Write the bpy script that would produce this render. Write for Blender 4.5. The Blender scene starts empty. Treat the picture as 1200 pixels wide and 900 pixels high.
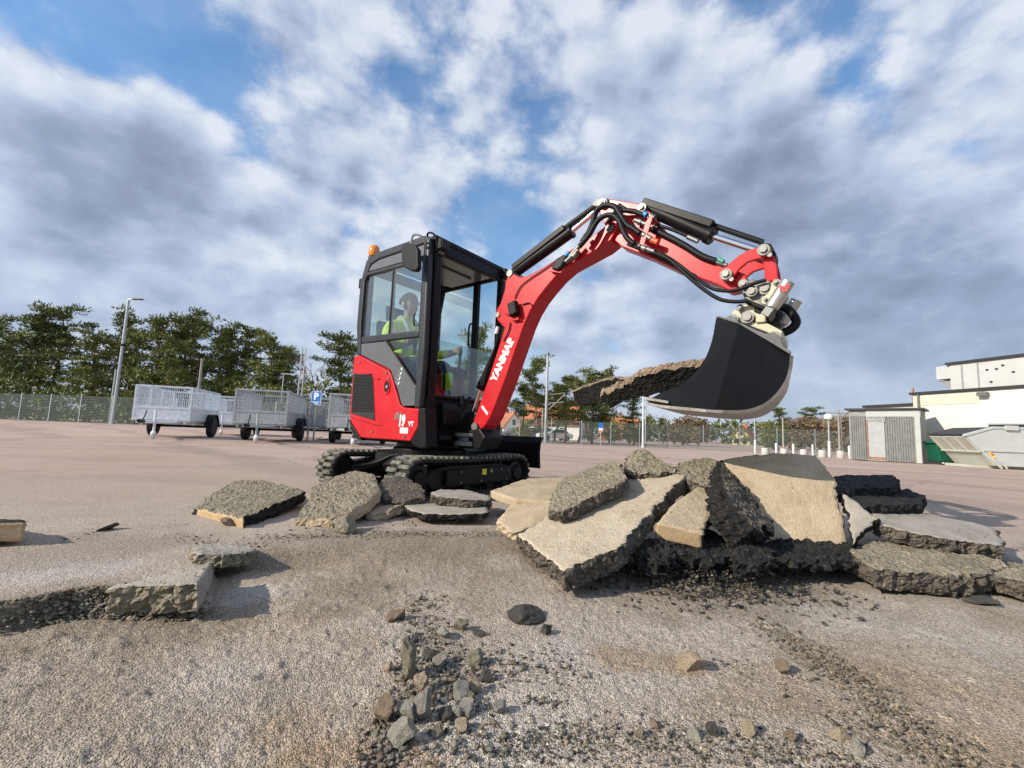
import bpy, bmesh, math, random
import numpy as np
from mathutils import Vector, Matrix, Euler, noise
from mathutils.geometry import delaunay_2d_cdt
random.seed(7)
S = bpy.context.scene
COL = S.collection
R = math.radians

# ------------------------------------------------------------------ camera
FPX, CAM_H = 520.0, 0.56            # focal length in pixels of a 1200 wide frame, eye height
cam_d = bpy.data.cameras.new("camera")
cam_d.sensor_width = 36.0
cam_d.lens = FPX / 1200.0 * 36.0
cam_d.clip_start, cam_d.clip_end = 0.05, 4000
cam = bpy.data.objects.new("camera", cam_d)
COL.objects.link(cam)
ROT = (Matrix.Rotation(math.pi / 2 + R(6.1), 3, 'X') @ Matrix.Rotation(R(2.2), 3, 'Z'))
cam.matrix_world = Matrix.Translation((0, 0, CAM_H)) @ ROT.to_4x4()
S.camera = cam
EYE = Vector((0, 0, CAM_H))

def ray(u, v):
    return ROT @ Vector(((u - 600) / FPX, -(v - 450) / FPX, -1.0))
def at_y(u, v, y):                  # surveyed point at distance y
    r = ray(u, v); return EYE + r * (y / r.y)
def at_z(u, v, z=0.0):              # surveyed point at height z
    r = ray(u, v); return EYE + r * ((z - CAM_H) / r.z)

# ------------------------------------------------------------------ render settings
S.view_settings.view_transform = 'Standard'
S.view_settings.look = 'None'
S.view_settings.exposure = 0.20
S.view_settings.gamma = 1.0
S.cycles.max_bounces = 8
S.cycles.transparent_max_bounces = 24
S.cycles.use_denoising = True
S.cycles.sample_clamp_indirect = 6

# ------------------------------------------------------------------ sun
SUN_EL, SUN_AZ = R(29), R(205)      # the sun stands low on the left, a little behind the camera
sun_dir = Vector((math.cos(SUN_EL) * math.cos(SUN_AZ), math.cos(SUN_EL) * math.sin(SUN_AZ), math.sin(SUN_EL)))
sd = bpy.data.lights.new("sun", 'SUN')
sd.energy = 5.0
sd.angle = R(0.5)
sd.color = (1.0, 0.91, 0.77)
sun = bpy.data.objects.new("sun", sd)
sun.rotation_euler = (-sun_dir).to_track_quat('-Z', 'Y').to_euler()
COL.objects.link(sun)

# ------------------------------------------------------------------ node helpers
class NT:
    def __init__(s, tree):
        s.t = tree; s.n = tree.nodes; s.l = tree.links
    def new(s, kind, **kw):
        nd = s.n.new(kind)
        for k, v in kw.items():
            setattr(nd, k, v)
        return nd
    def put(s, sock, val):
        if isinstance(val, bpy.types.NodeSocket):
            s.l.new(val, sock)
        elif val is not None:
            sock.default_value = val
    def math(s, op, a, b=None, c=None, clamp=False):
        nd = s.new('ShaderNodeMath', operation=op, use_clamp=clamp)
        s.put(nd.inputs[0], a)
        if b is not None: s.put(nd.inputs[1], b)
        if c is not None: s.put(nd.inputs[2], c)
        return nd.outputs[0]
    def vmath(s, op, a, b=None, out=0):
        nd = s.new('ShaderNodeVectorMath', operation=op)
        s.put(nd.inputs[0], a)
        if b is not None:
            if op == 'SCALE': s.put(nd.inputs['Scale'], b)
            else: s.put(nd.inputs[1], b)
        return nd.outputs[out]
    def noise(s, vec, scale, detail=4, rough=0.5, dist=0.0, out='Fac'):
        nd = s.new('ShaderNodeTexNoise')
        s.put(nd.inputs['Vector'], vec); nd.inputs['Scale'].default_value = scale
        nd.inputs['Detail'].default_value = detail; nd.inputs['Roughness'].default_value = rough
        nd.inputs['Distortion'].default_value = dist
        return nd.outputs[out]
    def voro(s, vec, scale, feature='F1', out='Distance', rnd=1.0):
        nd = s.new('ShaderNodeTexVoronoi', feature=feature)
        s.put(nd.inputs['Vector'], vec); nd.inputs['Scale'].default_value = scale
        nd.inputs['Randomness'].default_value = rnd
        return nd.outputs[out]
    def ramp(s, fac, stops, interp='LINEAR'):
        nd = s.new('ShaderNodeValToRGB'); cr = nd.color_ramp; cr.interpolation = interp
        while len(cr.elements) < len(stops): cr.elements.new(0.5)
        for e, (p, c) in zip(cr.elements, stops):
            e.position = p
            e.color = (c, c, c, 1) if isinstance(c, (int, float)) else tuple(c) + (1,)
        s.put(nd.inputs[0], fac); return nd.outputs[0]
    def mix(s, fac, a, b, mode='MIX'):
        nd = s.new('ShaderNodeMix', data_type='RGBA', blend_type=mode)
        s.put(nd.inputs[0], fac)
        for i, v in ((6, a), (7, b)):
            if isinstance(v, tuple) and len(v) == 3: v = v + (1,)
            s.put(nd.inputs[i], v)
        return nd.outputs[2]
    def maprange(s, v, a, b, c=0.0, d=1.0, smooth=True):
        nd = s.new('ShaderNodeMapRange', interpolation_type='SMOOTHSTEP' if smooth else 'LINEAR')
        s.put(nd.inputs[0], v)
        for i, x in enumerate((a, b, c, d)): nd.inputs[i + 1].default_value = x
        return nd.outputs[0]

# ------------------------------------------------------------------ world: blue sky with broken cloud
W = bpy.data.worlds.new("World"); S.world = W; W.use_nodes = True
w = NT(W.node_tree); w.n.clear()
sky = w.new('ShaderNodeTexSky', sky_type='NISHITA')
sky.sun_disc = False; sky.sun_elevation = SUN_EL
sky.sun_rotation = math.pi / 2 - SUN_AZ
sky.air_density = 1.25; sky.dust_density = 0.4; sky.ozone_density = 3.0
bg_sky = w.new('ShaderNodeBackground'); bg_sky.inputs[1].default_value = 0.15
w.l.new(sky.outputs[0], bg_sky.inputs[0])
dirv = w.vmath('NORMALIZE', w.new('ShaderNodeTexCoord').outputs['Generated'])
sep = w.new('ShaderNodeSeparateXYZ'); w.l.new(dirv, sep.inputs[0])
hsv = w.new('ShaderNodeHueSaturation'); hsv.inputs['Saturation'].default_value = 1.22; hsv.inputs['Value'].default_value = 1.12
w.l.new(sky.outputs[0], hsv.inputs['Color']); w.l.new(hsv.outputs[0], bg_sky.inputs[0])
P2 = w.vmath('MULTIPLY', dirv, (1.0, 1.0, 1.55))
def skydir(u, v):
    return tuple(ray(u, v).normalized())
bumps = [  # direction (surveyed), angular radius, change in cloud density
    (90, 250, .42, .19), (10, 170, .34, .15), (230, 215, .26, .15), (40, 100, .22, .10), (170, 150, .2, .12),
    (205, 55, .17, -.34), (285, 120, .13, -.30), (90, 12, .20, -.32), (292, 190, .09, -.22), (320, 175, .10, -.12),
    (590, 240, .12, -.26), (570, 285, .11, -.18), (640, 180, .10, -.08), (480, 230, .14, .12), (500, 75, .13, -.12), (430, 95, .12, -.10),
    (1010, 125, .09, -.26), (1115, 172, .07, -.22), (960, 75, .10, -.12), (1040, 70, .08, -.10),
    (390, 190, .20, .12), (320, 60, .12, .14), (520, 160, .2, .06), (700, 380, .25, .12), (1020, 290, .42, .40), (850, 330, .32, .24), (930, 230, .2, .12),
    (740, 150, .2, .12), (1150, 330, .3, .22), (330, 360, .35, .18), (900, 200, .18, .14),
    (390, 30, .16, .10), (1150, 40, .22, .12), (780, 40, .26, .16), (600, 330, .2, .0)]
bias = None
for (u, v, rad, amp) in bumps:
    d2 = w.vmath('DISTANCE', dirv, skydir(u, v), out=1)
    g = w.math('MULTIPLY', w.maprange(d2, 0.0, rad * 1.15, 1.0, 0.0), amp * (0.72 if amp < 0 else 0.9))
    bias = g if bias is None else w.math('ADD', bias, g)
def cloud_density(vec):
    big = w.noise(vec, 2.6, 2, 0.5, 0.0)
    puff = w.noise(vec, 6.0, 10, 0.57, 0.0)
    lump = w.voro(w.vmath('ADD', vec, w.vmath('SCALE', w.noise(vec, 14.0, 4, 0.6, 0, 'Color'), 0.09)), 11.0, 'F1')
    return w.math('ADD', w.math('ADD', w.math('MULTIPLY', big, 0.62), w.math('MULTIPLY', puff, 0.76)), w.math('MULTIPLY', w.math('SUBTRACT', 0.45, lump), 0.22))
d0 = w.math('ADD', cloud_density(P2), bias)
d1 = w.math('ADD', cloud_density(w.vmath('ADD', P2, (-.032, -.01, .050))), bias)
cover = w.maprange(d0, 0.56, 0.80)
low = w.maprange(sep.outputs[2], 0.04, 0.40, 0.85, 0.0)
cover = w.math('ADD', cover, low, clamp=True)
thick = w.maprange(d0, 0.80, 1.22)
edge = w.math('MULTIPLY', w.math('SUBTRACT', d0, d1), 2.0)
haze_low = w.maprange(sep.outputs[2], 0.0, 0.34, 0.24, 0.0)
edge = w.math('MULTIPLY', edge, w.maprange(sep.outputs[2], 0.0, 0.35, 0.45, 1.0))
mott = w.math('MULTIPLY', w.math('SUBTRACT', w.noise(w.vmath('ADD', P2, (3.1, .7, 1.9)), 5.0, 5, 0.5, 0.2), 0.5), 0.42)
tone = w.math('ADD', w.math('ADD', w.math('SUBTRACT', w.math('SUBTRACT', 0.78, haze_low), w.math('MULTIPLY', thick, 0.56)), edge), mott, clamp=True)
ccol = w.ramp(tone, [(0.0, (.235, .285, .395)), (0.30, (.315, .38, .52)), (0.62, (.48, .555, .71)), (1.0, (.74, .785, .87))])
bg_cl = w.new('ShaderNodeBackground'); bg_cl.inputs[1].default_value = 0.93
w.l.new(ccol, bg_cl.inputs[0])
mixw = w.new('ShaderNodeMixShader')
w.l.new(w.math('ADD', w.math('MULTIPLY', cover, 0.78), 0.16), mixw.inputs[0]); w.l.new(bg_sky.outputs[0], mixw.inputs[1]); w.l.new(bg_cl.outputs[0], mixw.inputs[2])
wo = w.new('ShaderNodeOutputWorld'); w.l.new(mixw.outputs[0], wo.inputs[0])

# ------------------------------------------------------------------ materials
MAT = {}
def material(name):
    m = bpy.data.materials.new(name); m.use_nodes = True
    t = NT(m.node_tree); b = t.n['Principled BSDF']
    MAT[name] = m
    return m, t, b
def simple(name, col, rough=0.5, metal=0.0, var=0.15, scale=6.0, bump=0.0, bscale=60.0, dust=None, dfac=0.0, coat=0.0, spec=0.5):
    m, t, b = material(name)
    co = t.new('ShaderNodeTexCoord').outputs['Object']
    n = t.noise(co, scale, 6, 0.6)
    lo = tuple(c * (1 - var) for c in col); hi = tuple(min(1, c * (1 + var)) for c in col)
    c = t.ramp(n, [(0.3, lo), (0.7, hi)])
    if dust:
        dn = t.ramp(t.noise(co, scale * 1.7, 8, 0.7, 0.5), [(0.5 - 0.1, 0.0), (0.72, 1.0)])
        c = t.mix(t.math('MULTIPLY', dn, dfac), c, dust)
    t.put(b.inputs['Base Color'], c)
    rr = t.math('ADD', rough - 0.06, t.math('MULTIPLY', n, 0.12))
    t.put(b.inputs['Roughness'], rr)
    b.inputs['Metallic'].default_value = metal
    b.inputs['Coat Weight'].default_value = coat
    b.inputs['Specular IOR Level'].default_value = spec
    if bump:
        bn = t.new('ShaderNodeBump'); bn.inputs['Strength'].default_value = bump; bn.inputs['Distance'].default_value = 0.01
        t.put(bn.inputs['Height'], t.noise(co, bscale, 5, 0.65)); t.put(b.inputs['Normal'], bn.outputs[0])
    return m
simple('red_paint', (.50, .005, .012), .34, 0, .08, 5, dust=(.36, .20, .15), dfac=.10, coat=.10, spec=.28)
simple('black_paint', (.006, .006, .007), .42, 0, .2, 5, dust=(.20, .17, .14), dfac=.04, spec=.16)
simple('bucket_black', (.0045, .0055, .0075), .27, 0, .2, 4, dust=(.20, .18, .16), dfac=.02, spec=.24)
simple('cab_grey', (.024, .027, .031), .36, 0, .12, 4, dust=(.3, .28, .25), dfac=.04, coat=.05, spec=.3)
simple('panel_grey', (.085, .09, .094), .30, 0, .1, 4, dust=(.3, .28, .25), dfac=.10, coat=.4)
simple('plastic_black', (.008, .008, .009), .5, 0, .2, 8, dust=(.2, .18, .16), dfac=.03, spec=.18)
simple('track_rubber', (.012, .012, .012), .85, 0, .3, 9, .3, 90, dust=(.33, .30, .24), dfac=.14, spec=.25)
simple('track_tread', (.07, .068, .058), .9, 0, .4, 14, .4, 110, dust=(.38, .36, .29), dfac=.75, spec=.25)
simple('chrome', (.75, .75, .76), .12, 1.0, .03)
simple('pin_grey', (.27, .265, .24), .5, 0, .15, 30, dust=(.14, .11, .08), dfac=.5)
simple('zinc', (.19, .19, .185), .48, .8, .2, 40, dust=(.2, .16, .12), dfac=.4)
simple('cylinder_silver', (.46, .46, .43), .34, .75, .15, 20, dust=(.3, .27, .2), dfac=.3)
simple('steel_grey', (.30, .30, .29), .45, .7, .2, 12)
simple('worn_steel', (.30, .285, .26), .42, .9, .5, 7, .1, 60, dust=(.25, .19, .13), dfac=.5)
simple('dull_plate', (.15, .15, .148), .5, .2, .2, 9)
simple('cream_paint', (.50, .47, .32), .42, 0, .06, 8, dust=(.4, .36, .25), dfac=.2)
simple('hose', (.008, .008, .009), .5, 0, .2, 20, spec=.2)
simple('white_print', (.80, .80, .78), .5, 0, .02)
simple('grey_print', (.16, .16, .165), .5, 0, .05)
simple('red_print', (.55, .03, .04), .5, 0, .05)
simple('yellow_print', (.78, .55, .03), .5, 0, .05)
simple('blue_cap', (.03, .20, .50), .4)
simple('orange_cap', (.70, .10, .03), .4)
simple('green_cap', (.05, .30, .18), .4)
simple('amber', (.75, .24, .01), .18, 0, .1, 10, coat=.6)
simple('grille', (.020, .021, .022), .6, 0, .2, 30, .5, 300, spec=.3)
simple('jacket', (.74, .86, .03), .75, 0, .15, 12, .3, 40)
simple('trousers', (.035, .045, .08), .85, 0, .2, 12, .3, 40)
simple('skin', (.55, .31, .22), .55, 0, .06, 20)
simple('hair', (.10, .06, .035), .7, 0, .3, 40)
simple('galvanised', (.70, .745, .79), .42, .35, .16, 9)
simple('galvanised_dull', (.40, .42, .425), .5, .4, .18, 9)
simple('tyre', (.014, .014, .015), .8, 0, .3, 20)
simple('tail_red', (.45, .02, .02), .3)
simple('white_plastic', (.78, .78, .76), .4)
simple('sign_blue', (.02, .17, .52), .4, 0, .04)
simple('pole_grey', (.42, .44, .45), .45, .5, .1, 8)
simple('pole_white', (.56, .57, .57), .5, 0, .08)
simple('wood_pole', (.30, .28, .25), .85, 0, .2, 10)
simple('fence_wire', (.17, .21, .19), .6, .3, .15)
simple('concrete', (.46, .455, .43), .85, 0, .12, 8, .3, 40)
simple('render_cream', (.66, .645, .56), .85, 0, .04, 2, .1, 60, dust=(.7, .66, .56), dfac=.3)
simple('render_beige', (.60, .53, .43), .85, 0, .06, 2)
simple('roof_black', (.025, .026, .03), .6, 0, .2, 5)
simple('unit_white', (.50, .505, .49), .5, .1, .05, 3)
simple('unit_grey', (.33, .34, .34), .5, .4, .1, 6)  # plain grey of intake hood, seams and skip lettering
simple('window_dark', (.03, .035, .04), .12, 0, .1, 5)
simple('shed_grey', (.15, .158, .155), .7, .1, .14, 3, dust=(.36, .36, .34), dfac=.4)
simple('shed_concrete', (.24, .25, .25), .9, 0, .35, 7, .5, 30, dust=(.40, .41, .40), dfac=.6)
simple('shed_white', (.42, .43, .415), .7, 0, .08, 4)
simple('shed_door', (.33, .37, .385), .55, .1, .08, 4, dust=(.36, .17, .07), dfac=.35)
simple('shed_rust', (.26, .16, .10), .8, 0, .3, 8)
simple('skip_grey', (.47, .50, .49), .5, .1, .06, 3, dust=(.4, .36, .28), dfac=.14)
simple('skip_olive', (.50, .515, .45), .55, .1, .08, 3, dust=(.34, .31, .24), dfac=.25)
simple('bin_green', (.008, .10, .055), .45, 0, .12, 6)
simple('car_white', (.70, .71, .72), .25, 0, .03, 3, coat=.6)
simple('car_silver', (.36, .38, .40), .28, .5, .05, 3, coat=.5)
simple('car_dark', (.03, .035, .045), .25, 0, .05, 3, coat=.6)
simple('house_yellow', (.72, .62, .32), .8, 0, .06, 3)
simple('house_white', (.72, .72, .68), .8, 0, .05, 3)
simple('house_red', (.28, .05, .035), .8, 0, .1, 3)
simple('roof_tile', (.40, .15, .075), .8, 0, .2, 6, .4, 8)
simple('roof_red', (.26, .055, .04), .8, 0, .2, 6)
simple('bark', (.16, .10, .065), .95, 0, .3, 5, .6, 20)
simple('bark_grey', (.20, .18, .155), .95, 0, .25, 5, .5, 20)
simple('twig', (.17, .125, .085), .9, 0, .3, 3)

def leaf_material(name, c1, c2):
    m, t, b = material(name)
    oi = t.new('ShaderNodeObjectInfo').outputs['Random']
    co = t.new('ShaderNodeTexCoord').outputs['Object']
    n = t.noise(co, 0.9, 3, 0.6)
    f = t.math('ADD', t.math('MULTIPLY', n, 1.5), t.math('MULTIPLY', oi, 0.45))
    t.put(b.inputs['Base Color'], t.ramp(f, [(0.55, c1), (1.15, c2)]))
    b.inputs['Roughness'].default_value = 0.65
    b.inputs['Specular IOR Level'].default_value = 0.25
    return m
leaf_material('pine_needles', (.038, .064, .024), (.150, .170, .042))
leaf_material('bush_leaves', (.095, .105, .030), (.24, .24, .055))
leaf_material('brown_twigs', (.105, .075, .050), (.20, .145, .09))

def glass_material(name, tint, refl=1.0):
    m, t, b = material(name)
    t.n.remove(b)
    tr = t.new('ShaderNodeBsdfTransparent'); tr.inputs[0].default_value = tint + (1,)
    gl = t.new('ShaderNodeBsdfGlossy'); gl.inputs['Roughness'].default_value = 0.02
    lw = t.new('ShaderNodeLayerWeight'); lw.inputs[0].default_value = 0.5
    mx = t.new('ShaderNodeMixShader')
    t.put(mx.inputs[0], t.math('ADD', refl, t.math('MULTIPLY', t.math('POWER', lw.outputs['Facing'], 5.0), 0.8 - refl), clamp=True))
    t.l.new(tr.outputs[0], mx.inputs[1]); t.l.new(gl.outputs[0], mx.inputs[2])
    t.l.new(mx.outputs[0], t.n['Material Output'].inputs[0])
    return m
glass_material('cab_glass', (.90, .97, .95), .19)
glass_material('cab_glass_clear', (.93, .96, .96), .05)
glass_material('cab_glass_dark', (.76, .84, .85), .10)

def stony(name, base, stone, dark, vs=70.0, f=0.5, bump=0.6, rough=0.9, dist=0.012, patch=None):
    """crumbly asphalt: binder with stones set in it"""
    m, t, b = material(name)
    co = t.new('ShaderNodeTexCoord').outputs['Object']
    wc = t.vmath('ADD', co, t.vmath('SCALE', t.noise(co, 60, 2, .5, 0, 'Color'), 0.01))
    vd = t.voro(wc, vs); vc = t.voro(wc, vs, out='Color')
    cs = t.new('ShaderNodeSeparateColor'); t.l.new(vc, cs.inputs[0])
    n = t.noise(co, 7, 6, .65); fine = t.noise(co, 240, 3, .7)
    c = t.mix(t.ramp(n, [(.35, 0.), (.68, 1.)]), base, dark)
    ssel = t.math('MULTIPLY', t.maprange(cs.outputs[0], 1 - f - .08, 1 - f + .08), t.maprange(vd, .0, .6, 1., .15))
    c = t.mix(t.math('MULTIPLY', ssel, .85), c, t.mix(cs.outputs[1], stone, tuple(x * .62 for x in stone)))
    c = t.mix(.45, c, t.ramp(fine, [(.3, .25), (.7, .95)]), 'OVERLAY')
    if patch:
        c = t.mix(t.math('MULTIPLY', t.ramp(t.noise(co, 4.5, 6, .7, .6), [(.52, 0.), (.70, 1.)]), .6), c, patch)
    t.put(b.inputs['Base Color'], c); b.inputs['Roughness'].default_value = rough
    b.inputs['Specular IOR Level'].default_value = .2
    bn = t.new('ShaderNodeBump'); bn.inputs['Strength'].default_value = bump; bn.inputs['Distance'].default_value = dist
    h = t.math('ADD', t.math('MULTIPLY', t.maprange(vd, 0., .7, 1., 0.), .7), t.math('MULTIPLY', fine, .5))
    t.put(bn.inputs['Height'], h); t.put(b.inputs['Normal'], bn.outputs[0])
    return m
stony('asphalt_top', (.47, .395, .295), (.52, .46, .37), (.40, .33, .24), 120, .45, .6, .9, .008, patch=(.22, .165, .105))
stony('asphalt_tan', (.45, .36, .245), (.50, .42, .31), (.36, .28, .185), 120, .4, .5, .9, .008, patch=(.25, .19, .12))
stony('asphalt_cut', (.46, .335, .19), (.48, .37, .24), (.34, .24, .14), 110, .3, .25, .9, .005)
stony('asphalt_underside', (.27, .235, .165), (.48, .43, .33), (.17, .148, .105), 66, .6, .9, .95, .014)
stony('asphalt_brown', (.30, .225, .15), (.48, .40, .30), (.17, .125, .085), 70, .5, .9, .95, .014)
stony('asphalt_broken', (.135, .115, .092), (.36, .31, .24), (.060, .053, .046), 74, .5, 1., .9, .016)
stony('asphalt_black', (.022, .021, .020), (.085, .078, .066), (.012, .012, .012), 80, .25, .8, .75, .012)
stony('asphalt_grey', (.36, .325, .275), (.45, .415, .365), (.26, .235, .195), 130, .45, .5, .9, .008, patch=(.21, .175, .13))
simple('stone_grey', (.215, .20, .17), .9, 0, .3, 45, .9, 260, dust=(.36, .33, .28), dfac=.5)
simple('stone_olive', (.20, .175, .115), .9, 0, .3, 45, .9, 260, dust=(.34, .30, .22), dfac=.5)
simple('stone_tan', (.34, .265, .18), .9, 0, .25, 45, .9, 260, dust=(.45, .36, .26), dfac=.5)
simple('stone_rust', (.215, .155, .105), .9, 0, .3, 45, .9, 260)
simple('stone_dark', (.055, .050, .043), .9, 0, .35, 45, .9, 260, dust=(.2, .17, .13), dfac=.3)
simple('stone_light', (.30, .28, .225), .9, 0, .2, 45, .9, 260)

# ------------------------------------------------------------------ mesh helpers
class MB:
    def __init__(s): s.v = []; s.f = []; s.m = []; s.sm = []
    def add(s, vs, fs, mi=0, smooth=False, M=None):
        o = len(s.v)
        s.v += [tuple(M @ Vector(p)) for p in vs] if M is not None else [tuple(p) for p in vs]
        s.f += [tuple(i + o for i in f) for f in fs]; s.m += [mi] * len(fs); s.sm += [smooth] * len(fs)
        return s
    def box(s, c, d, M=None, mi=0):
        x, y, z = c; a, b, h = d[0] / 2, d[1] / 2, d[2] / 2
        vs = [(x + i * a, y + j * b, z + k * h) for k in (-1, 1) for (i, j) in ((-1, -1), (1, -1), (1, 1), (-1, 1))]
        return s.add(vs, [(3, 2, 1, 0), (4, 5, 6, 7), (0, 1, 5, 4), (1, 2, 6, 5), (2, 3, 7, 6), (3, 0, 4, 7)], mi, False, M)
    def prism(s, pts, y0, y1, M=None, mi=0):      # polygon in x,z pushed along y
        n = len(pts)
        area = sum(pts[i][0] * pts[(i + 1) % n][1] - pts[(i + 1) % n][0] * pts[i][1] for i in range(n))
        if area < 0: pts = pts[::-1]
        vs = [(x, y0, z) for x, z in pts] + [(x, y1, z) for x, z in pts]
        fs = [tuple(range(n)), tuple(range(2 * n - 1, n - 1, -1))]
        fs += [(i, i + n, (i + 1) % n + n, (i + 1) % n) for i in range(n)]
        return s.add(vs, fs, mi, False, M)
    def tube(s, pts, r, n=10, M=None, mi=0, smoothpath=False, caps=True, r1=None):
        P = [Vector(p) for p in pts]
        if smoothpath: P = catmull(P, 6)
        k = len(P); vs = []; fs = []; ref = None
        for i, p in enumerate(P):
            t = (P[min(i + 1, k - 1)] - P[max(i - 1, 0)]).normalized()
            if ref is None:
                ref = t.orthogonal().normalized()
            ref = (ref - t * ref.dot(t)).normalized()
            bi = t.cross(ref)
            rr = r if r1 is None else r + (r1 - r) * i / max(1, k - 1)
            vs += [p + (ref * math.cos(a) + bi * math.sin(a)) * rr for a in [2 * math.pi * j / n for j in range(n)]]
        for i in range(k - 1):
            fs += [(i * n + j, i * n + (j + 1) % n, (i + 1) * n + (j + 1) % n, (i + 1) * n + j) for j in range(n)]
        s.add(vs, fs, mi, True, M)
        if caps:
            o = len(s.v) - len(vs)
            s.f += [tuple(o + j for j in range(n - 1, -1, -1)), tuple(o + (k - 1) * n + j for j in range(n))]; s.m += [mi] * 2; s.sm += [True] * 2
        return s
    def cyl(s, a, b, r, n=16, M=None, mi=0, r1=None): return s.tube([a, b], r, n, M, mi, r1=r1)
    def lathe(s, prof, n=20, M=None, mi=0, smooth=True, caps=True):  # profile (r, z) round z
        vs = []; fs = []
        for (r, z) in prof:
            vs += [(r * math.cos(2 * math.pi * j / n), r * math.sin(2 * math.pi * j / n), z) for j in range(n)]
        for i in range(len(prof) - 1):
            fs += [(i * n + j, i * n + (j + 1) % n, (i + 1) * n + (j + 1) % n, (i + 1) * n + j) for j in range(n)]
        if caps: fs.append(tuple(range(n - 1, -1, -1))); m = (len(prof) - 1) * n; fs.append(tuple(range(m, m + n)))
        return s.add(vs, fs, mi, smooth, M)
    def mesh(s, name, mats):
        me = bpy.data.meshes.new(name)
        me.from_pydata(s.v, [], s.f)
        for x in (mats if isinstance(mats, (list, tuple)) else [mats]): me.materials.append(MAT[x])
        me.polygons.foreach_set('material_index', s.m); me.polygons.foreach_set('use_smooth', s.sm)
        me.update()
        if any(s.sm): me.set_sharp_from_angle(angle=R(38))
        return me
    def build(s, name, mats, parent=None, bevel=0.0, seg=2):
        o = link(name, s.mesh(name, mats), parent)
        if bevel:
            b = o.modifiers.new('bevel', 'BEVEL'); b.width = bevel; b.segments = seg
            b.limit_method = 'ANGLE'; b.angle_limit = R(35); b.harden_normals = False
        return o
def link(name, data, parent=None):
    o = bpy.data.objects.new(name, data); COL.objects.link(o)
    if parent is not None: o.parent = parent
    return o
def catmull(P, k):
    out = []
    for i in range(len(P) - 1):
        p0, p1, p2, p3 = P[max(i - 1, 0)], P[i], P[i + 1], P[min(i + 2, len(P) - 1)]
        for j in range(k):
            t = j / k
            out.append(.5 * ((2 * p1) + (p2 - p0) * t + (2 * p0 - 5 * p1 + 4 * p2 - p3) * t * t + (3 * p1 - p0 - 3 * p2 + p3) * t ** 3))
    out.append(P[-1]); return out
def tag(o, label=None, cat=None, group=None, kind=None):
    if label: o['label'] = label
    if cat: o['category'] = cat
    if group: o['group'] = group
    if kind: o['kind'] = kind
    return o
def thing(name, label, cat, loc=(0, 0, 0), rotz=0.0, group=None):
    o = link(name, None); o.location = loc; o.rotation_euler = (0, 0, rotz)
    return tag(o, label, cat, group)
def copy_tree(o, parent=None):
    c = o.copy(); COL.objects.link(c)
    if parent is not None: c.parent = parent
    for ch in [x for x in o.children]: copy_tree(ch, c)
    return c
def each_piece(o):
    """one object for every loose piece of a mesh that was gathered from several"""
    bm = bmesh.new(); bm.from_mesh(o.data); seen = set(); groups = []
    for v in bm.verts:
        if v in seen: continue
        st = [v]; seen.add(v); g = []
        while st:
            q = st.pop(); g.append(q.index)
            for e in q.link_edges:
                w_ = e.other_vert(q)
                if w_ not in seen: seen.add(w_); st.append(w_)
        groups.append(set(g))
    bm.free()
    if len(groups) < 2: return
    me0 = o.data
    for k, g in enumerate(groups):
        bm = bmesh.new(); bm.from_mesh(me0); bmesh.ops.delete(bm, geom=[v for v in bm.verts if v.index not in g], context='VERTS')
        me = bpy.data.meshes.new(o.name); bm.to_mesh(me); bm.free()
        for x in me0.materials: me.materials.append(x)
        if k == 0: o.data = me
        else:
            c = o.copy(); c.data = me; COL.objects.link(c); c.parent = o.parent
def rect_pts(x0, x1, z0, z1): return [(x0, z0), (x1, z0), (x1, z1), (x0, z1)]
def lettering(text, width, height, M, mat, parent, name='lettering', depth=0.002, bold=0.02, slant=0.0):
    cu = bpy.data.curves.new('text', 'FONT'); cu.body = text; cu.offset = bold; cu.extrude = 0.01; cu.shear = slant
    o = bpy.data.objects.new('text', cu); COL.objects.link(o)
    dg = bpy.context.evaluated_depsgraph_get()
    me = bpy.data.meshes.new_from_object(o.evaluated_get(dg))
    bpy.data.objects.remove(o)
    n = len(me.vertices); a = np.empty(n * 3); me.vertices.foreach_get('co', a); a = a.reshape(-1, 3)
    mn, mx = a.min(0), a.max(0)
    a[:, 0] = (a[:, 0] - mn[0]) / (mx[0] - mn[0]) * width; a[:, 1] = (a[:, 1] - mn[1]) / (mx[1] - mn[1]) * height
    a[:, 2] = (a[:, 2] - mn[2]) / (mx[2] - mn[2]) * depth
    A = np.array(M); a = a @ A[:3, :3].T + A[:3, 3]
    me.vertices.foreach_set('co', a.ravel()); me.materials.clear(); me.materials.append(MAT[mat]); me.name = name; me.update()
    return link(name, me, parent)
def side_frame(x, y, z, phi=0.0):   # frame for print on a face that looks along -y; phi turns the line of writing
    c, s_ = math.cos(phi), math.sin(phi)
    return Matrix(((c, -s_, 0, x), (0, 0, -1, y), (s_, c, 0, z), (0, 0, 0, 1)))

# ------------------------------------------------------------------ ground
def vnoise(x, y, seed=0):
    xi = np.floor(x).astype(np.int64); yi = np.floor(y).astype(np.int64); fx = x - xi; fy = y - yi
    fx = fx * fx * (3 - 2 * fx); fy = fy * fy * (3 - 2 * fy)
    def h(a, b):
        n = (a * 374761393 + b * 668265263 + seed * 974711) & 0x7fffffff
        n = ((n ^ (n >> 13)) * 1274126177) & 0x7fffffff
        n = (n ^ (n >> 16)) & 0xffff
        return n / 65535.0
    return (h(xi, yi) * (1 - fx) + h(xi + 1, yi) * fx) * (1 - fy) + (h(xi, yi + 1) * (1 - fx) + h(xi + 1, yi + 1) * fx) * fy
def fbm(x, y, f, oct=4, seed=0):
    s_ = np.zeros_like(x); a = .5; t = 0
    for i in range(oct):
        s_ += a * vnoise(x * f + 13.7 * i, y * f - 7.3 * i, seed + i); t += a; a *= .5; f *= 2.03
    return s_ / t
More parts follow.
